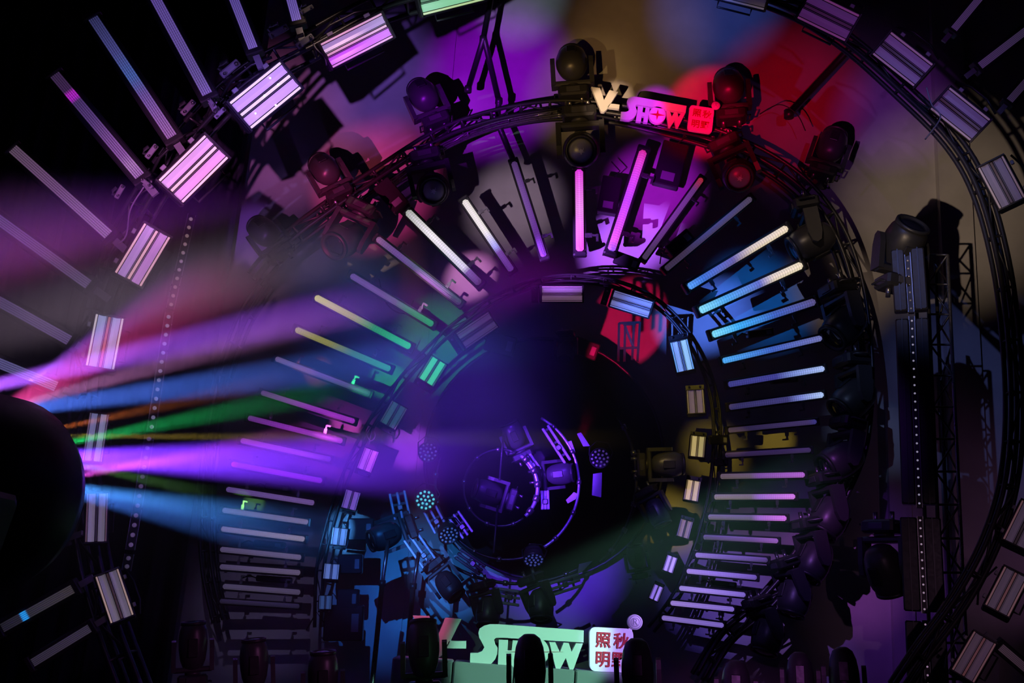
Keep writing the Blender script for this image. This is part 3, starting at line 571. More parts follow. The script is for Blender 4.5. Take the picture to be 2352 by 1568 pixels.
# ------------------------------------------------------------------ moving heads
def lens_reflection(mb, r, z):
    """small pale plate that stands in for a reflection in the lens"""
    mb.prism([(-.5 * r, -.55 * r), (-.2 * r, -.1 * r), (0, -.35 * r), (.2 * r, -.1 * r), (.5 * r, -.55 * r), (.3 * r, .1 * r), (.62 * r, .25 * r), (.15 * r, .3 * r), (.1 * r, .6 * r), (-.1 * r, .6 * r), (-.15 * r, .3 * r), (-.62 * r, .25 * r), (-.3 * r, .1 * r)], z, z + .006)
def moving_head(label, base, top, Y, wpx, spin=0, tilt=0, lens='dark', shell=SHELL, fat=1.0, group='moving heads on the rig', name='moving_head', detail=True, Yt=None, long=1.0):
    """base -> top in the picture is the pan axis; spin turns the yoke about it; tilt tips the head from that axis"""
    A, B = P(*base, Y), P(*top, Yt or Y); w = wpx * m_per_px(*base, Y)
    z = (B - A).normalized(); vw = (CAM - A).normalized(); y = -(vw - z * vw.dot(z)).normalized(); x = y.cross(z)
    M = Matrix((x, y, z)).transposed().to_4x4(); M.translation = A
    T = thing(name, label, 'stage light', M @ Matrix.Rotation(math.radians(spin), 4, 'Z'), group)
    MB().box((0, 0, w * .17), (w * .95, w * .72, w * .34), bev=w * .06).build('base', BLACK, T)
    if detail:
        MB().box((0, -w * .37, w * .17), (w * .42, w * .03, w * .17), bev=w * .01).build('display', mat('display_panel', (.06, .06, .07), .2), T)
        for sx in (-1, 1): MB().path([(sx * w * .48, -w * .2, w * .1), (sx * w * .58, -w * .2, w * .1), (sx * w * .58, w * .2, w * .1), (sx * w * .48, w * .2, w * .1)], w * .03, 6).build('handle', DARK, T)
        for sx in (-1, 1): MB().tube((sx * w * .25, 0, 0), (sx * w * .25, 0, -w * .22), w * .06).build('hook_clamp', ALU, T)
    yk = MB(); yk.lathe([(w * .25, w * .34), (w * .25, w * .42)], 16)
    yk.box((0, 0, w * .5), (w * 1.28, w * .36, w * .17), bev=w * .05)
    yk.build('yoke', shell, T)
    for sx in (-1, 1):
        MB().prism([(-w * .2, w * .44), (w * .2, w * .44), (w * .19, w * 1.15), (w * .12, w * 1.40), (0, w * 1.46), (-w * .12, w * 1.40), (-w * .19, w * 1.15)], -w * .07, w * .07,
                   Matrix.Translation((sx * w * .60, 0, 0)) @ Matrix.Rotation(PI / 2, 4, 'Z') @ Matrix.Rotation(PI / 2, 4, 'X')).build('yoke_arm', shell, T)
    H = Matrix.Translation((0, 0, w * 1.22)) @ Matrix.Rotation(math.radians(tilt), 4, 'X')
    f = fat * 1.12; k = w * long * 1.12
    prof = [(.001, -k * .56), (w * .16 * f, -k * .55), (w * .30 * f, -k * .47), (w * .39 * f, -k * .30), (w * .44 * f, -k * .05), (w * .45 * f, k * .18), (w * .42 * f, k * .38), (w * .36 * f, k * .50), (w * .33 * f, k * .52)]
    hd = MB().lathe(prof, 24).mesh('head', shell)
    h = link('head', hd, T, H)
    MB().lathe([(w * .35 * f, k * .5), (w * .39 * f, k * .5), (w * .39 * f, k * .58), (w * .32 * f, k * .58), (w * .31 * f, k * .52)], 24).build('bezel', BLACK, h)
    lm = LENS if lens == 'dark' else LENSG
    MB().lathe([(w * .31 * f, k * .52), (w * .25 * f, k * .55), (w * .14 * f, k * .575), (.001, k * .585)], 24).build('lens', lm, h)
    if lens == 'mark':
        mb = MB(); lens_reflection(mb, w * .17, k * .59); mb.build('pale_mark', LENSREFL, h)
    if detail:
        for sy in (-1, 1): MB().box((0, sy * w * .44 * f, 0), (w * .3, w * .05, k * .42), bev=w * .02).build('vent_cover', BLACK, h)
    return T
HEADS = [
 # heads standing outwards on the middle ring
 ('black moving head at the very top of the rig, lit amber from below', (1318, 228), (1308, 60), 11.15, 74, 0, -38, 'dark'),
 ('purple lit moving head beside the black forked pole', (1005, 290), (945, 160), 11.15, 68, 10, -35, 'dark'),
 ('rose lit moving head on the upper left of the rig', (785, 455), (715, 335), 11.15, 66, 10, -35, 'dark'),
 ('dusky purple moving head, lowest on the left of the upper rig', (650, 590), (585, 505), 11.15, 62, 10, -30, 'dark'),
 ('black moving head before the red wall, above the small square sign tile', (1680, 280), (1668, 125), 11.15, 72, 5, -38, 'dark'),
 ('black moving head silhouette above the cream tubes, over the olive wall', (1885, 405), (1925, 290), 11.25, 66, 0, -20, 'dark'),
 # heads hanging inwards
 ('moving head with a violet pale mark in its square lens, over the bright pink tube', (1330, 252), (1336, 375), 11.0, 82, 0, 62, 'mark'),
 ('moving head with a grey pale mark in its lens, over the white tubes', (975, 350), (1003, 470), 11.0, 75, 0, 60, 'mark'),
 ('brownish red moving head turned down beside the dim violet tube', (840, 470), (768, 590), 11.0, 77, 25, 40, 'dark'),
 ('dark moving head with a dim mark in its lens, under the red sign tile', (1660, 320), (1706, 425), 11.0, 75, 0, 62, 'mark'),
 ('olive lit moving head with a long barrel, next to the upper cream tube', (1845, 462), (1868, 560), 11.0, 80, 78, 72, 'dark'),
 ('nearly black moving head with a faint blue sheen, right of the cyan tubes', (1920, 650), (1945, 760), 11.0, 82, 55, 55, 'dark'),
 ('bluish grey moving head with a bright streak, beside the white ended tubes', (1955, 815), (1962, 905), 11.0, 82, 60, 50, 'dark'),
 ('nearly black moving head below the bluish grey one', (1950, 960), (1935, 1050), 11.0, 80, 60, 50, 'dark'),
 ('purple streaked moving head beside the bright purple ended tubes', (1888, 1085), (1905, 1165), 11.0, 80, 60, 42, 'dark'),
 ('purple streaked moving head, next below, beside the brownish tube', (1850, 1190), (1868, 1270), 11.0, 76, 60, 40, 'dark'),
 ('dark moving head with a faint purple streak, right of the five violet tubes', (1795, 1280), (1822, 1355), 11.0, 72, 60, 38, 'dark'),
 ('dark moving head with a faint blue streak, lowest on the curved truss', (1735, 1370), (1762, 1448), 11.0, 70, 60, 38, 'dark'),
 ('big dark moving head hung on an arm from the lattice column', (2030, 1195), (2033, 1310), 9.6, 88, 35, -30, 'dark'),
]
HEADS.append(('black moving head added for the big shadow at the top of the upright lamp dot bars', (2062, 668), (2068, 590), 9.45, 92, 30, 50, 'dark', BLACK))  # head put in where a big head's shadow shows
for h_ in HEADS: moving_head(*h_[:5], *h_[5:], group='moving heads on the rig')
CENTRE = [
 ('yellow lit moving head with glinting bolts at the edge of the dark centre', (1462, 1068), (1540, 1066), 10.9, 58, 0, 0, 'dark', 1.0),
 ('dim brown moving head under the yellow lit one', (1480, 1120), (1515, 1185), 10.95, 50, 20, 10, 'dark', 1.0),
 ('blue lit moving head with an egg shaped shell, left of the row of blue pipes', (955, 1205), (900, 1225), 10.9, 60, 0, 25, 'dark', 1.0),
 ('dim blue moving head under the ladder frames of the blue centre', (990, 1290), (1020, 1330), 10.9, 54, 0, 20, 'dark', 1.0),
 ('dim green grey moving head, first of the two above the big sign', (1105, 1335), (1118, 1388), 10.9, 56, 40, 30, 'dark', 1.0),
 ('green grey moving head with a soft highlight, second of the two above the big sign', (1215, 1320), (1238, 1378), 10.7, 58, 40, 30, 'dark', 1.0),
 ('violet lit moving head inside the bright blue arc', (1225, 1095), (1270, 1090), 10.9, 50, 0, 15, 'dark', 1.0),
 ('dim indigo moving head at the upper inside of the blue arc', (1205, 1055), (1185, 1010), 10.95, 50, 0, 15, 'dark', 1.0),
 ('dim indigo moving head at the heart of the centre ring', (1185, 1150), (1120, 1130), 10.95, 54, 0, 15, 'dark', 1.0),
 ('dark red lit moving head below the red wall patch', (1300, 760), (1300, 815), 11.0, 40, 10, 30, 'dark', 1.0),
 ('small dark violet moving head left of the two violet strobes', (1470, 1330), (1463, 1290), 10.9, 42, 10, 10, 'dark', 1.0),
]
for h_ in CENTRE: moving_head(*h_[:8], group='small moving heads in the centre')
FLOORH = [
 ('green lit upright moving head covering the foot of the first sign letter', (975, 1690), (972, 1440), 6.0, 96, 0, -12, 1.22, mat('shell_green_lit', (.05, .055, .05), .45)),  # faint green in this shell stands in for green light on it
 ('dark upright moving head in front of the middle of the big sign', (1218, 1715), (1216, 1470), 5.9, 96, 0, 172, 1.2, BLACK),
 ('dark blue upright moving head covering the corner of the square sign tile', (1468, 1720), (1462, 1480), 5.9, 96, 0, 174, 1.2, BLACK),
 ('upright moving head with silver arms, first in the bottom row at the left', (442, 1660), (444, 1440), 6.2, 84, 0, 5, 1.15, BLACK),
 ('purple sheened upright moving head, second in the bottom row at the left', (585, 1690), (583, 1480), 6.2, 84, 0, 5, 1.15, BLACK),
 ('red sheened upright moving head, third in the bottom row at the left', (742, 1720), (742, 1510), 6.2, 90, 0, 5, 1.15, BLACK),
 ('maroon lit upright moving head with a green edge, right of the sign', (1692, 1730), (1690, 1530), 6.0, 88, 0, 172, 1.15, BLACK),
 ('dark maroon upright moving head, middle of the three at the lower right', (1842, 1715), (1836, 1510), 6.0, 80, 0, 172, 1.15, BLACK),
 ('black upright moving head, last of the three at the lower right', (1945, 1710), (1935, 1500), 6.1, 88, 0, 170, 1.15, BLACK),
]
for (lb, b0, t0, Y, wpx, sp, tl, fat, sh) in FLOORH:
    b0 = (b0[0], t0[1] + 1.85 * wpx)
    wpx *= .84; b0 = (b0[0], t0[1] + 1.9 * wpx)
    moving_head(lb, b0, t0, Y, wpx, sp, tl, 'dark', SHELL if sh is BLACK else sh, .92, 'upright moving heads in the bottom row', long=1.25)

# the big black head that throws the beams
def big_head():
    Y = 4.0
    s = m_per_px(50, 1100, Y)
    T = thing('beam_moving_head', 'big black moving head silhouette at the left edge throwing the coloured beams', 'stage light', frame(P(-150, 1110, Y), P(60, 1160, Y + .6)))
    # drum shaped head whose front faces right
    R0 = 200 * s
    prof = [(.001, -300 * s), (R0 * .7, -290 * s), (R0 * 1.0, -220 * s), (R0 * 1.22, -90 * s), (R0 * 1.26, 10 * s), (R0 * 1.16, 62 * s), (R0 * .98, 78 * s)]
    H = Matrix.Rotation(PI / 2, 4, 'Y')
    h = link('head', MB().lathe(prof, 48).mesh('head', BLACK), T, H)
    MB().lathe([(R0 * .95, 66 * s), (R0 * 1.02, 66 * s), (R0 * 1.02, 88 * s), (R0 * .9, 88 * s), (R0 * .88, 72 * s)], 48).build('bezel', BLACK, h)
    MB().lathe([(R0 * .88, 72 * s), (R0 * .5, 84 * s), (.001, 88 * s)], 48).build('lens', LENS, h)
    for k in range(3):
        a = -.5 + k * .5
        MB().box((R0 * 1.02 * math.sin(a), R0 * 1.02 * math.cos(a), 72 * s), (.02, .02, .02)).build('latch', DARK, h)
    MB().box((-400 * s, -280 * s, 0), (330 * s, 60 * s, 300 * s), bev=.03).build('yoke_crossbar', BLACK, T)
    for sg in (-1, 1): MB().box((-330 * s, -150 * s, sg * 272 * s), (120 * s, 330 * s, 40 * s), bev=.02).build('yoke_arm', BLACK, T)
    MB().box((-440 * s, -370 * s, 0), (420 * s, 110 * s, 320 * s), bev=.03).build('base', BLACK, T)
big_head()

# ------------------------------------------------------------------ round par lights
def par(label, px, py, d, Y, lit, tilt=(0, 0), squash=None):
    s = m_per_px(px, py, Y); r = d / 2 * s
    M = flat(px, py, 10, Y) @ Matrix.Rotation(math.radians(tilt[0]), 4, 'X') @ Matrix.Rotation(math.radians(tilt[1]), 4, 'Y')
    T = thing('par_light', label, 'stage light', M, 'round lights with nineteen lamps')
    MB().lathe([(r * .7, -r * 1.5), (r * .95, -r * .9), (r * 1.08, -r * .1), (r * 1.08, r * .12), (r * 1.0, r * .12), (r * .98, 0), (.001, 0)], 28).build('can', BLACK, T)
    m = mat('par_led_' + label[:14], (.6, .6, .65), .2, .2, emit=lit, es=1.0)
    mb = MB()
    pts = [(0, 0)] + [(.42 * math.cos(i * PI / 3), .42 * math.sin(i * PI / 3)) for i in range(6)] + [(.82 * math.cos(i * PI / 6 + .26), .82 * math.sin(i * PI / 6 + .26)) for i in range(12)]
    for (x, y) in pts: mb.lathe([(r * .13, 0), (r * .12, r * .07), (r * .06, r * .11), (.001, r * .12)], 10, Matrix.Translation((x * r, y * r, .002)))
    tag(mb.build('lamp_cluster', m, T), None, None, kind='stuff')
    mb = MB()
    for (x, y) in pts: mb.lathe([(r * .05, 0), (r * .04, r * .03), (.001, r * .04)], 6, Matrix.Translation((x * r, y * r, r * .12)))
    tag(mb.build('lamp_core', mat('par_core_' + label[:14], (.7, .7, .7), .2, emit=tuple(min(1, c * 1.6 + .02) for c in lit), es=1), T), None, None, kind='stuff')
    MB().path([(-r * 1.1, 0, -r * .4), (-r * 1.25, r * .8, -r * .5), (-r * .6, r * 1.6, -r * .6), (r * .6, r * 1.6, -r * .6), (r * 1.25, r * .8, -r * .5), (r * 1.1, 0, -r * .4)], r * .07, 6).build('bracket', DARK, T)
par('round light glowing with cyan lamps, above the blue pipes', 977, 1148, 46, 10.8, (.12, .85, .95))
par('unlit round light faint in the violet haze', 983, 1038, 44, 10.8, (.05, .025, .13))
par('tilted round light with dull blue lamps among the blue pipes', 1031, 1228, 46, 10.8, (.02, .035, .16), (35, 20))
par('tilted round light with grey green lamps above the green grey heads', 1226, 1285, 46, 10.8, (.05, .10, .09), (50, 10))
par('unlit round light beyond the blue arc', 1378, 1052, 44, 10.85, (.012, .008, .03), (10, 0))

# ------------------------------------------------------------------ inner centre rings
def ring_pts(cx, cy, rx, ry, a0, a1, n=40):
    return [(cx + rx * math.cos(math.radians(a0 + (a1 - a0) * i / n)), cy + ry * math.sin(math.radians(a0 + (a1 - a0) * i / n))) for i in range(n + 1)]
LITPIPE = mat('lit_blue_pipe', (.45, .45, .55), .3, .6)  # pale blue paints the lit stretches of pipe, dark metal the unlit ones
def arc(label, pts, Y, r, m=LITPIPE, clips=5):
    W = [P(x, y, Y) for x, y in pts]; o = W[0]
    T = thing('pipe_ring', label, 'pipe', Matrix.Translation(o))
    MB().path([p - o for p in W], r).build('pipe', m, T)
    for k in range(clips):
        i = int((k + .5) / clips * (len(W) - 1)); t = (W[min(i + 1, len(W) - 1)] - W[i]).normalized()
        MB().lathe([(r * 1.7, -r * 1.5), (r * 1.7, r * 1.5)], 10, Matrix.Translation(W[i] - o) @ t.to_track_quat('Z', 'Y').to_matrix().to_4x4()).build('coupler', ALU, T)
arc('bright violet blue pipe arc at the middle of the centre', ring_pts(1150, 1120, 85, 88, -58, 48), 10.75, .022)
arc('long thin blue arc of the second centre ring', ring_pts(1165, 1110, 165, 170, -62, 60), 10.9, .016)
arc('lower dark stretch of the second centre ring', ring_pts(1165, 1110, 165, 175, 62, 200), 10.95, .016, DARK, 6)
arc('faint blue arc of the smallest centre ring', ring_pts(1150, 1120, 85, 88, 52, 290), 10.85, .014, DARK, 6)
arc('dim brown arc behind the yellow lit moving head', ring_pts(1180, 1100, 282, 270, -32, 45), 11.05, .018, DARK, 6)
arc('dim indigo arc low across the centre', ring_pts(1190, 1080, 280, 260, 60, 150), 11.05, .018, DARK, 6)

def ladder_piece(label, cx, cy, ang, Lpx, Wpx, Y=10.85, n=3, m=LITPIPE):
    s = m_per_px(cx, cy, Y); L, Wd = Lpx * s, Wpx * s
    T = thing('ladder_frame', label, 'frame', flat(cx, cy, ang, Y), 'short ladder frames of the centre ring')
    for k in range(n):
        y = -Wd / 2 + Wd * k / (n - 1)
        MB().box((0, y, 0), (L, .03, .03), bev=.006).build('rail', m, T)
    for x in (-.42, -.05, .3): MB().box((L * x, 0, -.02), (.025, Wd, .02)).build('crossbar', DARK, T)
    MB().box((L * .1, 0, .02), (.06, .06, .03), bev=.008).build('clamp', ALU, T)
ladder_piece('blue ladder frame left of the cyan glowing round light', 918, 1160, 78, 62, 34)
ladder_piece('blue ladder frame right under the cyan glowing round light', 1000, 1193, 62, 58, 30)
ladder_piece('slender blue ladder frame to the right of the dull blue round light', 1058, 1205, 55, 60, 26)
ladder_piece('long blue ladder frame running down towards the stands', 968, 1268, 55, 92, 34)
ladder_piece('faint ladder frame below the dull blue round light', 1080, 1290, 35, 70, 22, m=DARK)
ladder_piece('blue ladder frame leaning over the top of the second centre ring', 1278, 1020, 57, 96, 14, n=2)
ladder_piece('short violet ladder frame beside the round moving head in the arc', 1222, 1065, 55, 44, 18)
ladder_piece('upright violet ladder frame under the round moving head in the arc', 1252, 1148, 88, 44, 14)
ladder_piece('grey green ladder frame above the second green grey head', 1290, 1345, -18, 90, 26)
ladder_piece('grey green ladder frame between the two green grey heads', 1165, 1370, 8, 60, 30)

PANEL = mat('pale_panel', (.55, .55, .62), .5)
def panel(label, pts, Y):
    c = P(sum(p[0] for p in pts) / len(pts), sum(p[1] for p in pts) / len(pts), Y)
    M = frame(P(*pts[0], Y), P(*pts[1], Y), at=c); Mi = M.inverted()
    T = thing('reflector_panel', label, 'panel', M, 'small pale panels on the centre rig')
    q = [(Mi @ P(*p, Y)) for p in pts]
    MB().prism([(v.x, v.y) for v in q], -.01, .01).build('plate', PANEL, T)
    MB().box((0, 0, -.06), (.03, .03, .12)).build('bracket', DARK, T)
panel('upright blue lit panel right of the long blue arc', [(1362, 1088), (1382, 1085), (1381, 1142), (1360, 1137)], 10.9)
panel('slanting blue lit panel above the second centre ring', [(1325, 996), (1334, 993), (1355, 1024), (1340, 1025)], 10.9)
panel('narrow blue lit panel crossing the top of the second ring', [(1305, 1014), (1312, 1012), (1322, 1040), (1314, 1038)], 10.9)
panel('blue lit triangular panel inside the long blue arc', [(1300, 1148), (1318, 1130), (1327, 1134), (1322, 1146), (1304, 1156)], 10.9)
panel('large grey green lit panel at the lower right of the centre', [(1330, 1295), (1362, 1287), (1335, 1315), (1327, 1318)], 10.9)
panel('small grey green lit panel under the larger one', [(1343, 1318), (1362, 1309), (1358, 1318), (1345, 1323)], 10.9)
panel('tiny grey green lit panel near the foot of the centre', [(1262, 1358), (1300, 1348), (1285, 1362), (1266, 1366)], 10.9)

def backing():  # disc added so the wall behind the centre stays dark
    Y = 11.75; o = P(1250, 1050, Y); s_ = m_per_px(1250, 1050, Y)
    T = thing('added_dark_disc', 'round black disc added behind the centre rings to keep the wall dark', 'cloth', flat(1250, 1050, 0, Y))
    r = 275 * s_
    MB().lathe([(.001, 0), (r * .5, -.01), (r, 0)], 48).build('cloth', DRAPE, T)
    MB().path([(r * math.cos(2 * PI * i / 48), r * math.sin(2 * PI * i / 48), 0) for i in range(48)], .018, 6, True).build('hoop', DARK, T)
backing()

# clutter boxes behind the sunburst: power packs and brackets fixed to the rings
def pack(label, px, py, ang, L, W2, Y=11.25, m=DARK):
    s = m_per_px(px, py, Y)
    T = thing('power_pack', label, 'box', flat(px, py, ang, Y), 'power packs behind the tubes')
    MB().box((0, 0, 0), (L * s, W2 * s, .12), bev=.012).build('case', m, T)
    MB().box((L * s * .3, 0, .065), (L * s * .18, W2 * s * .5, .012)).build('socket', GREYP, T)
    MB().path([(-L * s * .5, 0, 0), (-L * s * .7, W2 * s * .3, .03), (-L * s * .95, -W2 * s * .2, 0)], .008, 6).build('cable', RUB, T)
for a in [
 ('dark pack between the lavender and vivid purple tubes', 640, 1120, 8, 60, 14), ('dark pack under the palest grey tube', 620, 1250, 5, 70, 16), ('dark pack between the two lowest grey tubes', 630, 1330, 4, 80, 14),
 ('dark pack left of the small dim blue strobe', 800, 1375, 0, 50, 44), ('dark pack left of the blue strobe column, upper', 830, 1215, 0, 60, 50), ('dark pack left of the blue strobe column, middle', 805, 1295, 0, 56, 44),
 ('big black case in the lower left corner of the centre opening', 790, 1430, 0, 90, 80),
 ('dark pack inside the red wall patch', 1345, 800, 20, 60, 40), ('dark pack right of the green glow', 1150, 790, 15, 70, 46), ('yellow lit pack beside the upper yellow strobe', 1650, 1010, 0, 42, 22),
 ('yellow lit pack beside the lower yellow strobe', 1655, 1060, 0, 30, 20), ('black pack under the pink tube', 1440, 600, 20, 60, 30), ('black pack between the dim violet tubes', 1560, 560, -40, 70, 34),
 ('black pack left of the slanting magenta tube', 1400, 450, 100, 90, 46), ('black pack right of the slanting magenta tube', 1540, 380, 105, 110, 60), ('black pack above the brightest white tube', 900, 450, 50, 80, 44),
 ('blue lit pack above the slate blue tube', 1745, 765, -8, 60, 18), ('black pack right of the white ended tubes', 1800, 870, -5, 60, 20), ('violet lit pack between the violet tubes', 1660, 1340, 6, 60, 12),
]: pack(*a)

# square frame standing before the red wall patch
def gate_frame():
    Y = 11.2; o = P(1445, 780, Y)
    T = thing('lattice_box_frame', 'upright square lattice frame black against the red wall patch', 'frame', Matrix.Translation(o))
    for a, b in [((1422, 742), (1470, 740)), ((1422, 742), (1420, 830)), ((1470, 740), (1464, 830)), ((1436, 748), (1434, 830)), ((1456, 748), (1452, 826)), ((1436, 750), (1456, 800)), ((1420, 800), (1466, 798)), ((1432, 745), (1460, 744))]:
        MB().box((0, 0, 0), ((P(*a, Y) - P(*b, Y)).length, .028, .028)).build('rail', BLACK, T).matrix_local = Matrix.Translation(-o) @ frame(P(*a, Y), P(*b, Y))
gate_frame()

# two light stands on the floor
def stand(label, top, foot, Y, r=.02):
    a = P(*top, Y); b = P(*foot, Y); b = V((b.x, Y, 0)); a = V((a.x, Y, a.z))
    T = thing('light_stand', label, 'stand', Matrix.Translation(b))
    h = a.z
    zf = P(*foot, Y).z
    MB().tube((0, 0, .12), (0, 0, zf + (h - zf) * .5), r * 1.3).build('lower_tube', ALU, T)
    MB().tube((0, 0, zf + (h - zf) * .45), (a.x - b.x, 0, h), r).build('upper_tube', ALU, T)
    MB().lathe([(r * 1.8, -.03), (r * 1.8, .03)], 12, Matrix.Translation((0, 0, zf + (h - zf) * .5))).build('collar', BLACK, T)
    for k in range(3):
        t = k * 2 * PI / 3 + .4
        MB().tube((0, 0, .5), (.3 * math.cos(t), .3 * math.sin(t), .02), r * .8).build('leg', BLACK, T)
        MB().tube((0, 0, .2), (.18 * math.cos(t), .18 * math.sin(t), .22), r * .5).build('brace', BLACK, T)
stand('pale blue lit light stand left of the big sign, under the egg shaped head', (892, 1240), (868, 1440), 10.5)
stand('second blue lit light stand, right of the first and ending behind the first sign letter', (962, 1268), (942, 1425), 10.5)

# ------------------------------------------------------------------ hand-made cables
def cable(label, pts, Y, r=.007, m=RUB):
    W = smoothpts([P(x, y, Y) for x, y in pts], 8); o = W[0]
    ob = MB().path([p - o for p in W], r, 6).build('cable', m); ob.location = o
    tag(ob, label, 'cable', 'cables looped along the rig')
cable('looped cable above the small magenta strobe', [(850, 980), (842, 995), (852, 1012), (862, 1000), (856, 985), (848, 1020)], 10.9, m=GREYP)
cable('cable sagging between the pink strobe and the next one', [(330, 430), (300, 480), (290, 540), (270, 560)], 8.0, m=GREYP)
cable('cable hanging beside the magenta strobe', [(715, 85), (725, 110), (745, 130), (750, 150)], 8.0, m=GREYP)
cable('cable bowing between two strobes of the right arc', [(2128, 200), (2140, 240), (2160, 270), (2125, 320)], 7.95, m=GREYP)
cable('cable drooping from the olive lit moving head', [(1918, 628), (1940, 645), (1962, 652), (1972, 668)], 10.9, m=ALU)
cable('thin cable hanging in the green glow', [(870, 640), (890, 700), (930, 720), (950, 690)], 11.2)
cable('thin cable between the black and red lit heads', [(1745, 262), (1790, 240), (1830, 262), (1850, 300)], 11.2)

# grey hook clamps strewn along the big ring
HOOKM = None
def hook(label, px, py, ang, Y=8.0, sc=1.0):
    s = m_per_px(px, py, Y) * sc * .8
    T = thing('hook_clamp', label, 'clamp', flat(px, py, ang, Y), 'bright clamps on the big ring')
    MB().box((0, 0, 0), (44 * s, 14 * s, 10 * s), bev=2 * s).build('jaw', GREYP, T)
    MB().path([(-12 * s, 4 * s, -4 * s), (-15 * s, 13 * s, -6 * s), (-6 * s, 17 * s, -3 * s), (6 * s, 13 * s, 2 * s)], 5 * s, 6).build('hook', ALU, T)
    MB().lathe([(4 * s, 0), (4 * s, 8 * s), (.001, 10 * s)], 10, Matrix.Translation((14 * s, 0, 5 * s))).build('bolt', ALU, T)
    MB().tube((-16 * s, 0, 4 * s), (-16 * s, 0, 14 * s), 3 * s, 8).build('wing_screw', ALU, T)
for a in [
 ('large silvery clamp cluster above the brightest lilac strobe', 528, 158, -40, 8.0, 1.5), ('silvery clamp left of the brightest lilac strobe', 432, 247, -48, 8.0, 1.2),
 ('dull clamp above the pink strobe', 348, 348, -52, 8.0, 1.1), ('silvery violet clamp nearest the magenta strobe', 640, 72, -30, 8.0, 1.4),
 ('small clamp by the top edge beside the shortest bar', 705, 22, -30, 8.0, .9), ('dull clamp beside the slanting pink strobe', 275, 440, -60, 8.0, 1.0),
 ('pale clamp plate between the lilac and pink strobes', 488, 238, 50, 7.95, .8), ('pale clamp plate between the pink strobe and the bar with the streak', 338, 422, 38, 7.95, .9),
 ('long grey slide between the lilac strobe and its neighbour', 700, 95, -35, 7.95, 1.3), ('long grey slide between the lilac and pink strobes', 505, 260, -45, 7.95, .9),
]: hook(*a)

# ------------------------------------------------------------------ raised platform, plinth and the two signs
def z_at(px, py, Y): return P(px, py, Y).z
def platform():
    zt = P(1200, 1700, 6.0).z
    T = thing('stage_riser', 'low dark platform under the bottom row of moving heads, below the frame', 'platform', Matrix.Translation((0, 6.1, 0)))
    MB().box((0, 0, zt - .34), (7.0, 1.1, .06)).build('deck', BLACK, T)
    for x in (-3.3, -1.1, 1.1, 3.3):
        for y in (-.45, .45): MB().box((x, y, (zt - .37) / 2), (.06, .06, zt - .37)).build('leg', DARK, T)
platform()

def zpx(pts): return [(784 + x / 3, 1045 + y / 3) for x, y in pts]
def rounded(x0, y0, x1, y1, r, n=5):
    out = []
    for cx, cy, a in ((x1 - r, y0 + r, -90), (x1 - r, y1 - r, 0), (x0 + r, y1 - r, 90), (x0 + r, y0 + r, 180)):
        out += [(cx + r * math.cos(math.radians(a + 90 * i / n)), cy + r * math.sin(math.radians(a + 90 * i / n))) for i in range(n + 1)]
    return out
SIGN = {
 'letter_v': [(950, 1413), (986, 1414), (1007, 1460), (1024, 1418), (1060, 1421), (1022, 1497), (1012, 1507), (1000, 1507)],
 'hyphen': [(1033, 1471), (1071, 1471), (1071, 1488), (1024, 1487)],
 'letter_s': zpx([(1662, 1205), (1660, 1287), (1110, 1255), (1066, 1255), (1052, 1268), (1060, 1295), (1076, 1325), (1074, 1365), (1060, 1400), (1035, 1430), (1000, 1449), (960, 1452), (888, 1450), (890, 1360), (940, 1358), (972, 1345), (986, 1320), (972, 1290), (952, 1255), (945, 1222), (955, 1192), (985, 1172), (1025, 1163), (1080, 1163)]),
 'letter_h': zpx([(1085, 1268), (1148, 1270), (1144, 1340), (1172, 1342), (1180, 1272), (1228, 1276), (1218, 1455), (1168, 1455), (1170, 1385), (1142, 1383), (1138, 1454), (1078, 1452)]),
 'letter_w': zpx([(1428, 1283), (1468, 1285), (1500, 1352), (1526, 1288), (1560, 1290), (1580, 1350), (1610, 1292), (1656, 1294), (1592, 1470), (1566, 1470), (1540, 1392), (1498, 1474), (1474, 1472)]),
}
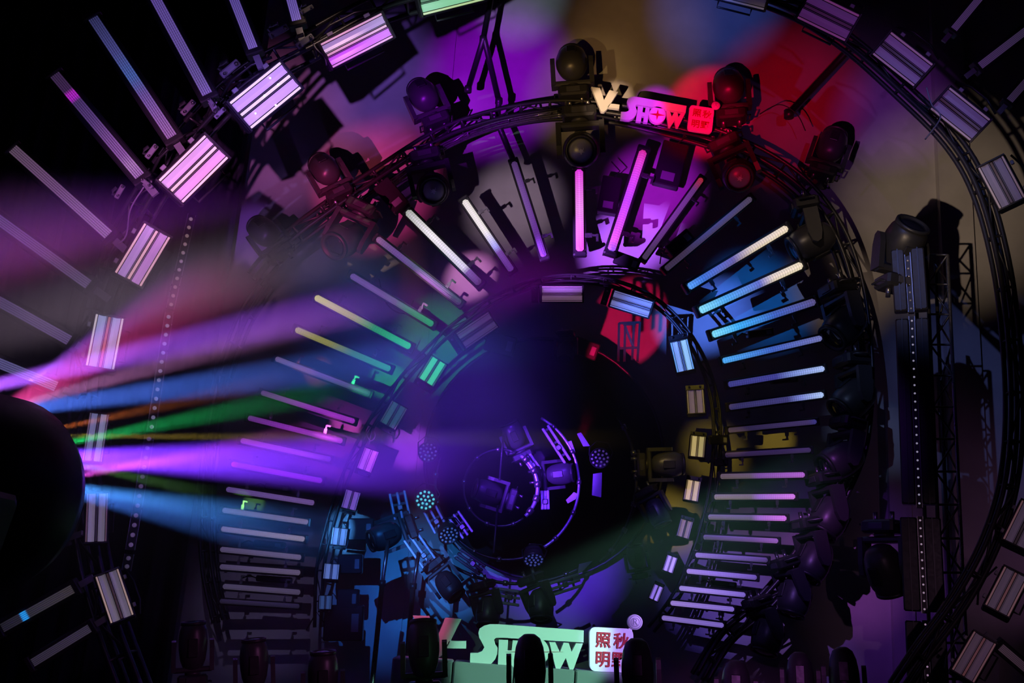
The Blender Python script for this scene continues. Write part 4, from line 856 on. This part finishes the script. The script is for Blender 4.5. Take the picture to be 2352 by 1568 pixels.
def sign(label, fn, Y, dep, detail_w, name='letter_sign'):
    """fn maps the layout of the lower sign to picture places"""
    o = P(*fn(1200, 1500), Y); ax = frame(P(*fn(1100, 1500), Y), P(*fn(1300, 1513), Y), at=o, toward=(0, -1, 0.0)); Mi = ax.inverted()
    q = lambda x, y: (lambda v: (v.x, v.y))(Mi @ P(*fn(x, y), Y))
    T = thing(name, label, 'sign', ax)
    for nm, pts in SIGN.items():
        MB().prism([q(x, y) for x, y in pts], 0, dep).build(nm, WHITE, T)
    cx, cy = 1226, 1495; ring = []
    n = 28
    o1 = [q(cx + 34 * math.cos(2 * PI * i / n), cy + 33 * math.sin(2 * PI * i / n)) for i in range(n)]
    mb = MB(); mb.prism(o1, 0, dep); mb.build('letter_o', WHITE, T)
    st = []
    for i in range(8):
        a = i * PI / 4; r1, r2 = (66, 14) if detail_w else (30, 24)
        rr = (r1 if i % 4 == 0 else (r2 if i % 2 == 0 else 4)) if detail_w else (30 if i % 4 == 0 else 22 if i % 2 == 0 else 6)
        yy = .22 if detail_w else 1
        st.append(q(cx + rr * math.cos(a), cy + rr * yy * math.sin(a)))
    MB().prism(st, dep, dep + .006).build('star', REDP, T)
    # square tile with four characters
    tl = rounded(1352, 1441, 1451, 1541, 13)
    tilt = lambda p: (p[0], p[1] + (p[0] - 1400) * .045)
    MB().prism([q(*tilt(p)) for p in tl], 0, dep * .8).build('tile', WHITE, T)
    s1 = (V(q(1300, 1500)) - V(q(1200, 1500))).length / 100
    for ch, x, y in (('照', 1383, 1471), ('秋', 1424, 1472), ('明', 1382, 1515), ('野', 1420, 1515)):
        cu = bpy.data.curves.new('glyph', 'FONT'); cu.body = ch; cu.size = 36 * s1; cu.extrude = .004; cu.offset = .0022; cu.align_x = 'CENTER'; cu.align_y = 'CENTER'
        tmp = bpy.data.objects.new('glyph', cu); COL.objects.link(tmp); dg = bpy.context.evaluated_depsgraph_get()
        me = bpy.data.meshes.new_from_object(tmp.evaluated_get(dg)); bpy.data.objects.remove(tmp)
        me.materials.clear(); me.materials.append(REDP)
        xx, yy = q(*tilt((x, y)))
        link('glyph', me, T, Matrix.Translation((xx, yy, dep * .8 + .003)))
    # round registered mark on a short stalk
    c = q(1456, 1428); r0 = 17 * s1
    MB().lathe([(r0, 0), (r0, dep * .7)], 28, Matrix.Translation((c[0], c[1], 0))).build('round_mark', WHITE, T)
    gm = mat('mark_line', (.35, .33, .4), .5)
    for rr in (.82, .55):
        MB().path([(c[0] + r0 * rr * math.cos(2 * PI * i / 24), c[1] + r0 * rr * math.sin(2 * PI * i / 24), dep * .7) for i in range(24)], r0 * .045, 5, True).build('mark_ring', gm, T)
    cu = bpy.data.curves.new('glyph', 'FONT'); cu.body = 'R'; cu.size = 20 * s1; cu.extrude = .003; cu.align_x = 'CENTER'; cu.align_y = 'CENTER'
    tmp = bpy.data.objects.new('glyph', cu); COL.objects.link(tmp); dg = bpy.context.evaluated_depsgraph_get()
    me = bpy.data.meshes.new_from_object(tmp.evaluated_get(dg)); bpy.data.objects.remove(tmp); me.materials.clear(); me.materials.append(gm)
    link('glyph', me, T, Matrix.Translation((c[0], c[1], dep * .7 + .002)))
    MB().prism([q(1440, 1446), (q(1447, 1436)), q(1452, 1440), q(1448, 1449)], 0, dep * .6).build('stalk', WHITE, T)
    return T, q
sign('large white letter sign on the plinth, lit mint green with a pink first letter', lambda x, y: (x, y), 7.5, .10, True)
def up(x, y):
    a = math.radians(6.4); dx, dy = (x - 950) * .571, (y - 1413) * .571
    return 1357 + dx * math.cos(a) - dy * math.sin(a), 204 + dx * math.sin(a) + dy * math.cos(a)
sign('smaller white letter sign hung on the upper truss, lit pink and red', up, 10.9, .05, False, 'hanging_letter_sign')
def plinth():
    Y = 7.42; a = P(900, 1526, Y); b = P(1460, 1545, Y); zt = P(1200, 1529, Y).z
    T = thing('sign_plinth', 'grey plinth under the large letter sign', 'plinth', Matrix.Translation(((a.x + b.x) / 2, Y + .12, 0)))
    L = b.x - a.x
    n = 4
    for k in range(n):
        MB().box((-L / 2 + L * (k + .5) / n, 0, zt / 2), (L / n - .01, .34, zt), bev=.01).build('panel', GREYBOX, T)
plinth()
# rail under the hanging sign
T = thing('sign_rail', 'thin rail carrying the hanging pink and red letter sign', 'rail', Matrix.Translation(P(1500, 290, 10.95)))
o = P(1500, 290, 10.95)
MB().tube(P(1370, 265, 10.95) - o, P(1640, 320, 10.95) - o, .014).build('pipe', DARK, T)
for x_ in (1385, 1500, 1625): MB().tube(P(x_, 268 + (x_ - 1370) * .2, 10.95) - o, P(x_ + 6, 230 + (x_ - 1370) * .2, 11.1) - o, .01).build('hanger', DARK, T)

# ------------------------------------------------------------------ haze
def haze():
    c = P(520, 930, 7.0)
    dx, dy, dz = 4.4, 3.9, 1.55
    me = MB().box((0, 0, 0), (2 * dx, 2 * dy, 2 * dz)).mesh('stage_haze', bpy.data.materials.new('haze'))
    m = me.materials[0]; m.use_nodes = True; nt = m.node_tree
    for nd in list(nt.nodes): nt.nodes.remove(nd)
    out = nt.nodes.new('ShaderNodeOutputMaterial'); vs = nt.nodes.new('ShaderNodeVolumeScatter')
    vs.inputs['Color'].default_value = (.9, .9, .92, 1)
    tc = nt.nodes.new('ShaderNodeTexCoord'); mp = nt.nodes.new('ShaderNodeMapping'); mp.inputs['Scale'].default_value = (1 / dx, 1 / dy, 1 / dz)
    gr = nt.nodes.new('ShaderNodeTexGradient'); gr.gradient_type = 'SPHERICAL'
    nt.links.new(tc.outputs['Object'], mp.inputs[0]); nt.links.new(mp.outputs[0], gr.inputs[0])
    pw = nt.nodes.new('ShaderNodeMapRange'); pw.interpolation_type = 'SMOOTHSTEP'; pw.inputs['From Max'].default_value = .40; nt.links.new(gr.outputs['Fac'], pw.inputs['Value'])
    ml = nt.nodes.new('ShaderNodeMath'); ml.operation = 'MULTIPLY'; ml.inputs[1].default_value = .15; nt.links.new(pw.outputs[0], ml.inputs[0])
    nt.links.new(ml.outputs[0], vs.inputs['Density']); nt.links.new(vs.outputs[0], out.inputs['Volume'])
    ob = link('stage_haze', me); ob.location = c; ob.rotation_euler.x = math.radians(16)
    tag(ob, 'thin stage haze in which the coloured beams show', 'haze', kind='stuff')
haze()
